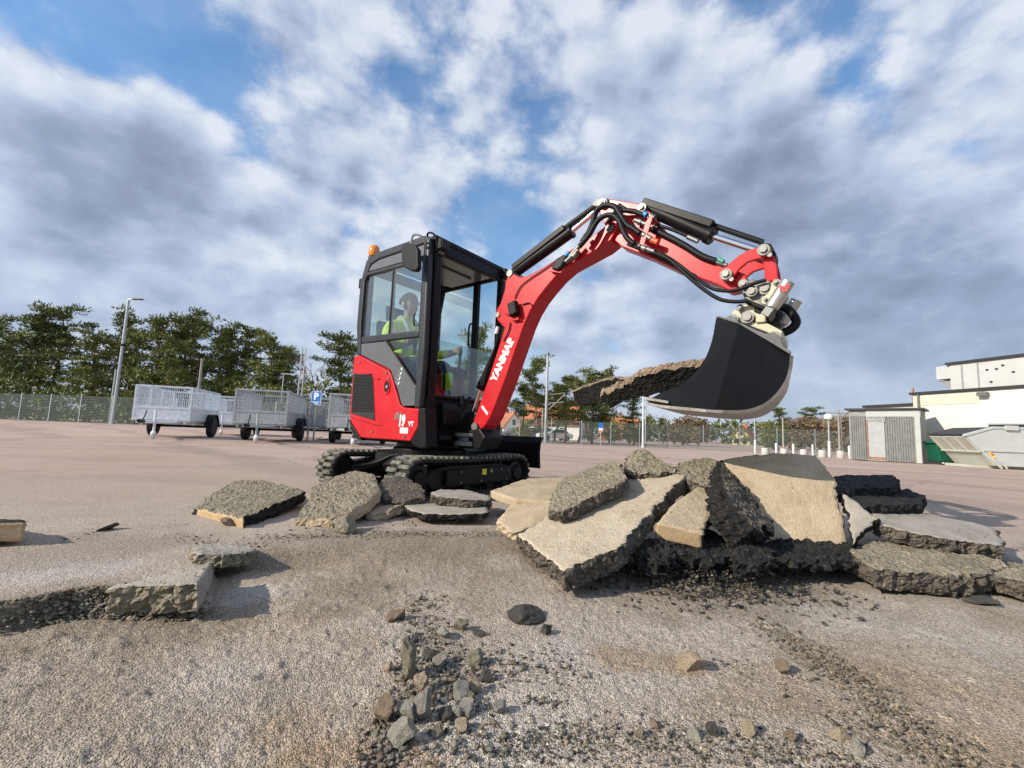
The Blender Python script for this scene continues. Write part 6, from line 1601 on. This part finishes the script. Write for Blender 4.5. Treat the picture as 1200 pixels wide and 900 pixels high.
m = MB(); m.prism([(-.82, 1.06), (-.76, 1.06), (.05, 1.345), (4.3, 1.345), (4.3, 1.42), (.04, 1.42), (-.80, 1.13)], -.03, .07); m.build('rim', 'skip_grey', bd, .006)
m = MB(); m.box((1.9, -.015, .60), (4.4, .05, .05)); 
for x in (1.35, 1.55, 2.9): m.box((x, -.02, .98), (.09, .05, .74))
m.box((2.3, -.01, .76), (1.4, .03, .03)); m.build('side_rib', 'skip_grey', bd)
m = MB(); m.box((.52, -.05, 1.38), (.36, .06, .16)); m.build('lid_hinge', 'skip_grey', bd, .01)
m = MB(); m.tube([(.15, -.06, .03), (-.02, -.06, .22), (-.10, -.06, .36)], .035, 8); m.tube([(.30, -.06, .03), (.12, -.06, .28)], .03, 8); m.build('lifting_hook', 'skip_olive', bd)
m = MB(); m.prism([(-.20, .60), (-.12, .60), (.05, .36), (-.03, .36)], -.022, -.008); o = m.build('warning_mark', 'yellow_print', bd); m = MB(); m.prism([(-.12, .52), (-.06, .52), (.0, .44), (-.06, .44)], -.026, -.022); m.build('warning_symbol', 'red_print', o)
m = MB(); m.box((.6, .87, .05), (2.2, 1.2, .09)); m.build('skids', 'skip_olive', bd)
lettering('TARA-', .36, .085, side_frame(.82, -.003, .46), 'unit_grey', bd, bold=.01); lettering('VLL-', .34, .085, side_frame(.84, -.003, .28), 'unit_grey', bd, bold=.01)

# green wheelie bin
g0 = at_z(1111, 544.5, gz(14, 15.3)); gb = thing('wheelie_bin', 'dark green wheeled bin tucked behind the sloping end of the skip', 'bin', (g0.x, g0.y, gz(g0.x, g0.y)), R(-8))
gb.scale = (.78, .8, .82)
m = MB(); m.prism([(-.30, .16), (.32, .16), (.46, 1.02), (-.48, 1.02)], -.0, .75); m.build('tub', 'bin_green', gb, .03, 3)
m = MB(); m.prism([(-.56, 1.0), (.48, 1.02), (.40, 1.10), (-.05, 1.16), (-.45, 1.12), (-.60, 1.02)], -.04, .79); m.build('lid', 'bin_green', gb, .03, 3)
for x in (-.26, .26):
    m = MB(); T = Matrix.Translation((x, -.02, .09)) @ Matrix.Rotation(R(90), 4, 'X'); m.lathe([(.02, -.035), (.085, -.03), (.09, 0), (.085, .03), (.02, .035)], 14, T); wv = m.build('wheel', 'tyre', gb); m = MB(); m.lathe([(.01, -.045), (.045, -.04), (.045, .04), (.01, .045)], 10, T); m.build('hub', 'white_plastic', wv)

# ------------------------------------------------------------------ trees
def blades(m, c, rad, n, sz, rn, flat=.5, lean=(0, 0, .35), mi=0, wid=1.):
    for _ in range(n):
        d = Vector((rn.gauss(0, 1), rn.gauss(0, 1), rn.gauss(0, 1) * flat)); d = d.normalized() * (rn.random() ** .45)
        p = Vector((c[0] + d.x * rad, c[1] + d.y * rad, c[2] + d.z * rad * flat))
        t = (d + Vector(lean) + Vector((rn.gauss(0, .5), rn.gauss(0, .5), rn.gauss(0, .4)))).normalized(); s_ = t.orthogonal().normalized()
        s_ = Matrix.Rotation(rn.random() * 6.28, 3, t) @ s_; L = sz * rn.uniform(.6, 1.4); w_ = L * rn.uniform(.22, .42) * wid
        m.add([p - s_ * w_, p + s_ * w_, p + t * L + s_ * w_ * .3, p + t * L - s_ * w_ * .3], [(0, 1, 2, 3)], mi)
def pine(seed, h=10.0, spread=2.2, base=.35, dens=1.0):
    rn = random.Random(seed); t = link('pine_tree', None); m = MB(); f = MB()
    bend = [(0, 0, 0)]
    x = y = 0
    for k in range(1, 8): x += rn.gauss(0, .17); y += rn.gauss(0, .17); bend.append((x, y, h * .97 * k / 7))
    m.tube(bend, .17, 8, r1=.03)
    n = int(19 * dens)
    for k in range(n):
        q = base + (1 - base) * ((k + rn.random()) / n) ** .9; z = h * q
        i = min(6, int(q / .97 * 7)); bx, by = bend[i][0], bend[i][1]
        a = rn.random() * 6.28 + k * 2.4
        env = spread * (1.0 - .62 * max(0, (q - base) / (1 - base)) ** 2.2) * rn.uniform(.55, 1.1) * (.6 if q < base + .1 else 1)
        e = Vector((bx + math.cos(a) * env, by + math.sin(a) * env, z + rn.uniform(-.1, .55)))
        mid = Vector((bx + math.cos(a) * env * .55, by + math.sin(a) * env * .55, z + rn.uniform(-.15, .15)))
        m.tube([(bx, by, z - .15), mid, e], .045, 5, r1=.012)
        for (c, rr, nn) in ((e, .72, 62), (mid, .68, 50), (e + Vector((rn.gauss(0, .5), rn.gauss(0, .5), rn.gauss(0, .2))), .6, 44), (Vector((bx, by, z)), .6, 30)):
            blades(f, c, rr * rn.uniform(.55, 1.25), int(nn * 1.3), .25, rn, rn.uniform(.35, .75), (0, 0, .5), wid=.6)
    blades(f, (bend[-1][0], bend[-1][1], h * .95), .55, 60, .24, rn, 1.1, (0, 0, .8))
    m.build('trunk', 'bark', t); f.build('crown', 'pine_needles', t); return t
def bare(seed, h=8.0):
    rn = random.Random(seed); t = link('bare_tree', None); m = MB(); tw = MB()
    def grow(p, d, L, r, lev):
        q = p + d * L; mid = p + d * L * .5 + Vector((rn.gauss(0, .06), rn.gauss(0, .06), 0)) * L
        (m if lev < 2 else tw).tube([p, mid, q], r, 6 if lev < 2 else 4, r1=r * .62, caps=False)
        if lev >= 5: return
        for _ in range(3 if lev < 4 else 2):
            nd = (d + Vector((rn.gauss(0, .48), rn.gauss(0, .48), rn.gauss(.12, .26)))).normalized(); grow(q, nd, L * rn.uniform(.58, .80), r * .60, lev + 1)
    grow(Vector((0, 0, 0)), Vector((0.03, 0, 1)), h * .28, .13, 0)
    m.build('trunk', 'bark_grey', t); tw.build('crown', 'twig', t); return t
def bush(seed, kind, h=4.0, w_=2.6, n=26, name='bush_tree'):
    rn = random.Random(seed); t = link(name, None); m = MB(); f = MB()
    for k in range(6):
        a = k * 1.05 + rn.random(); m.tube([(0, 0, 0), (math.cos(a) * w_ * .2, math.sin(a) * w_ * .2, h * .4), (math.cos(a) * w_ * .42, math.sin(a) * w_ * .42, h * rn.uniform(.7, .95))], .06, 5, r1=.012)
    for k in range(n):
        a = rn.random() * 6.28; q = rn.random(); r = w_ * .5 * math.sqrt(rn.random()) * (1.05 - .5 * q ** 2)
        blades(f, (math.cos(a) * r, math.sin(a) * r, h * (.14 + .80 * q)), .55, 60 if kind != 'brown_twigs' else 46, .20 if kind != 'brown_twigs' else .26, rn, .8, (0, 0, .5 if kind == 'brown_twigs' else .2))
    m.build('trunk', 'bark', t); f.build('crown', kind, t); return t
PINES = [pine(21, 10, 2.5, .22, 1.25), pine(22, 10, 2.2, .30, 1.05), pine(23, 10, 2.8, .26, 1.2), pine(24, 10, 2.0, .40, .9), pine(25, 10, 1.7, .12, 1.15)]
BARES = [bare(31, 8), bare(32, 8)]
BROWN = [bush(41, 'brown_twigs'), bush(42, 'brown_twigs', 4, 3.0)]; GREEN = [bush(43, 'bush_leaves'), bush(44, 'bush_leaves', 4, 2.4)]
used = {}
def plant(proto, label, u, vtop, y, rz, wide=1.0, group=None, href=10.0, cat='tree'):
    p = at_y(u, 500, y); zb = gz(p.x, y); top = at_y(u, vtop, y).z; sc = (top - zb) / href
    o = proto if proto.name not in used else copy_tree(proto); used[proto.name] = 1
    o.location = (p.x, y, zb - .05); o.scale = (sc * wide, sc * wide, sc); o.rotation_euler = (0, 0, rz)
    return tag(o, label, cat, group)
PG = 'pines behind the left fence'
for (k, u, vt, y, wd, lb) in (
    (0, -30, 372, 38, 1.1, 'spreading pine at the far left edge, cut by the picture edge'), (1, 22, 368, 37, 1.1, 'pine with a flat layered crown at the left edge of the lot'), (2, 62, 362, 39, 1.05, 'tallest pine of the left group, crown leaning right, before the bare tree'),
    (3, 44, 384, 42, 1.1, 'pine standing behind the gap in the left group'), (0, 98, 392, 37, 1.05, 'bushy low pine right in front of the bare treetop'), (1, 122, 366, 40, .95, 'pine whose wind-bent top stands left of the lamp post'), (2, 150, 392, 38, 1.0, 'dense pine directly behind the lamp post'),
    (4, 173, 372, 38, 1.05, 'narrow pointed pine just right of the lamp post'), (0, 205, 368, 39, 1.0, 'tall pine with a yellowish top behind the frontmost trailer'), (3, 228, 376, 42, .95, 'blue-green pine next to the yellowish topped one'), (1, 186, 398, 36, 1.1, 'low pine below the narrow pointed one'),
    (1, 10, 392, 44, 1.2, 'second row pine at the left edge, showing through gaps of the front ones'), (1, 240, 396, 45, 1.2, 'second row pine between the blue-green and the forked pines'), 
    (4, 258, 384, 40, 1.15, 'dark pine with a forked top above the trailers'), (2, 275, 382, 42, .95, 'dark pine with a single leaning tip, next to the forked one'), (3, 302, 394, 39, 1.15, 'open-crowned leaning pine above the grey trailer'), (0, 330, 408, 42, .95, 'low yellow-green pine beside the slim mast'),
    (4, 318, 424, 38, 1.2, 'shortest yellow-green pine right above the grey trailer'), (4, 396, 392, 37, 1.25, 'dark dense pine just left of the cab'), (2, 418, 404, 40, .9, 'pine partly hidden by the cab, beside the dark dense one')):
    plant(PINES[k], lb, u, vt, y, u * .37, wd, PG)
CG = 'trees beyond the boom'
for (k, u, vt, y, wd, lb) in (
    (1, 562, 386, 36, .95, 'pine seen through the cab front and behind the boom'), (0, 545, 420, 40, 1.1, 'pine low behind the cab doorway'), (3, 632, 420, 40, .95, 'thin yellowish pine right of the boom with an open crown'), (3, 612, 450, 42, 1.3, 'low dark pine hugging the boom, behind the orange roof'),
    (2, 662, 442, 42, 1.25, 'dark flat-topped pine right of the railway mast'), (0, 694, 436, 43, 1.2, 'green round-topped pine above the slab in the bucket, left of the brightest'), (1, 716, 434, 42, 1.1, 'brightest green pine just above the slab tips'), (4, 742, 462, 45, 1.3, 'dark pine hidden behind the carried slabs'),
    (1, 650, 452, 47, 1.4, 'second row pine filling the view between boom and railway mast'), (2, 678, 446, 48, 1.3, 'second row pine between the dark flat-topped and the round-topped green ones'), (1, 588, 432, 44, 1.2, 'pine half hidden by the boom foot'),
    (0, 640, 462, 46, 1.5, 'low dark tree filling the gap behind the railway mast'), (4, 912, 478, 46, 1.25, 'dark evergreen peeping out below the bucket'), (2, 955, 478, 60, 1.3, 'far dark pine above the brown thicket left of the lattice pole'), (4, 776, 490, 55, 1.4, 'small dark evergreen in the brown thicket')):
    plant(PINES[k], lb, u, vt, y, u * .53, wd, CG)
plant(BARES[0], 'leafless tree whose bare top stands among the left pines', 103, 362, 41, .4, .8, None, 8.0)
plant(BARES[1], 'leafless tree with a wide bare crown left of the cab', 366, 400, 38, 1.2, 1.15, None, 8.0)
plant(BARES[0], 'second leafless tree, nearer the lamp post, among the left pines', 158, 366, 43, 2.4, .7, None, 8.0)
plant(BARES[1], 'small leafless tree below the bucket lip behind the fence', 772, 474, 40, .3, 1.3, None, 8.0)
plant(BARES[0], 'leafless tree beside the slim mast over the trailers', 345, 418, 41, 3.0, .9, None, 8.0)
TG = 'brown thicket beyond the far fence'
for i, (u, vt, lb) in enumerate(((752, 500, 'brown shrub right behind the bright steel pole and its twin'), (790, 494, 'brown shrub touching the small dark evergreen'), (800, 488, 'taller brown shrub just right of the small dark evergreen'), (818, 487, 'brown shrub halfway between the small evergreen and the yellow house'), (906, 499, 'low brown shrub below the dark evergreen under the bucket'), (925, 492, 'brown shrub right of the dark evergreen below the bucket'),
        (938, 490, 'brown shrub just left of the far dark pine'), (960, 488, 'brown shrub under the far dark pine'), (976, 489, 'brown shrub behind the globe lamp'), (992, 486, 'tall brown shrub behind the lattice pole'), (1006, 484, 'brown shrub at the corner of the shed'), (720, 498, 'brown shrub behind the fence under the slab tips'), (690, 500, 'brown shrub before the white walled house'))):
    plant(BROWN[i % 2], lb, u, vt, 52 + (i * 7) % 9, i * 1.3, 1.15, TG, 4.0, 'shrub')
plant(GREEN[0], 'yellow-green leafy shrub right of the yellow house', 897, 494, 50, .5, 1.2, None, 4.0, 'shrub'); plant(GREEN[1], 'second yellow-green shrub, against the dark evergreen below the bucket', 908, 497, 51, .9, 1.2, None, 4.0, 'shrub')
plant(GREEN[1], 'green shrub hiding half the orange roof between boom and railway mast', 616, 488, 50, .4, 1.3, None, 4.0, 'shrub'); plant(GREEN[0], 'green shrub before the orange roofed house under the slab tips', 738, 496, 48, 2.2, 1.2, None, 4.0, 'shrub')
plant(GREEN[0], 'green shrub low behind the fence under the bright pine', 715, 488, 48, 1.5, 1.6, None, 4.0, 'shrub')
m = MB(); rn = random.Random(55)                 # the tangle under the left pines reads as one mass
for k in range(120):
    u = -60 + k * 4.1 + rn.uniform(-3, 3); y = 35.0 + rn.uniform(0, 3.5); p = at_y(u, 500, y); h_ = rn.uniform(2.2, 4.8)
    for j in range(3): blades(m, (p.x, y, h_ * (.15 + .34 * j)), .75, 46, .24, rn, .8)
tag(m.build('undergrowth', 'pine_needles'), 'dark tangled undergrowth beneath the left pines behind the fence', 'undergrowth', None, 'stuff')
m = MB(); rn = random.Random(99)                 # the far-off wood that closes the view
for k in range(150):
    x = -90 + k * 1.25 + rn.uniform(-.5, .5); y = 96 + rn.uniform(-4, 6)
    h_ = 1.25 * (2.6 + rn.random() * 1.4) if x > -20 else (3.6 + rn.random() * 2)
    for j in range(3): blades(m, (x + rn.gauss(0, .8), y, h_ * (.15 + .32 * j)), 1.5, 34, .75, rn, .8)
tag(m.build('far_wood', 'pine_needles'), 'low far-off wood closing the view behind the fence', 'wood', None, 'stuff')
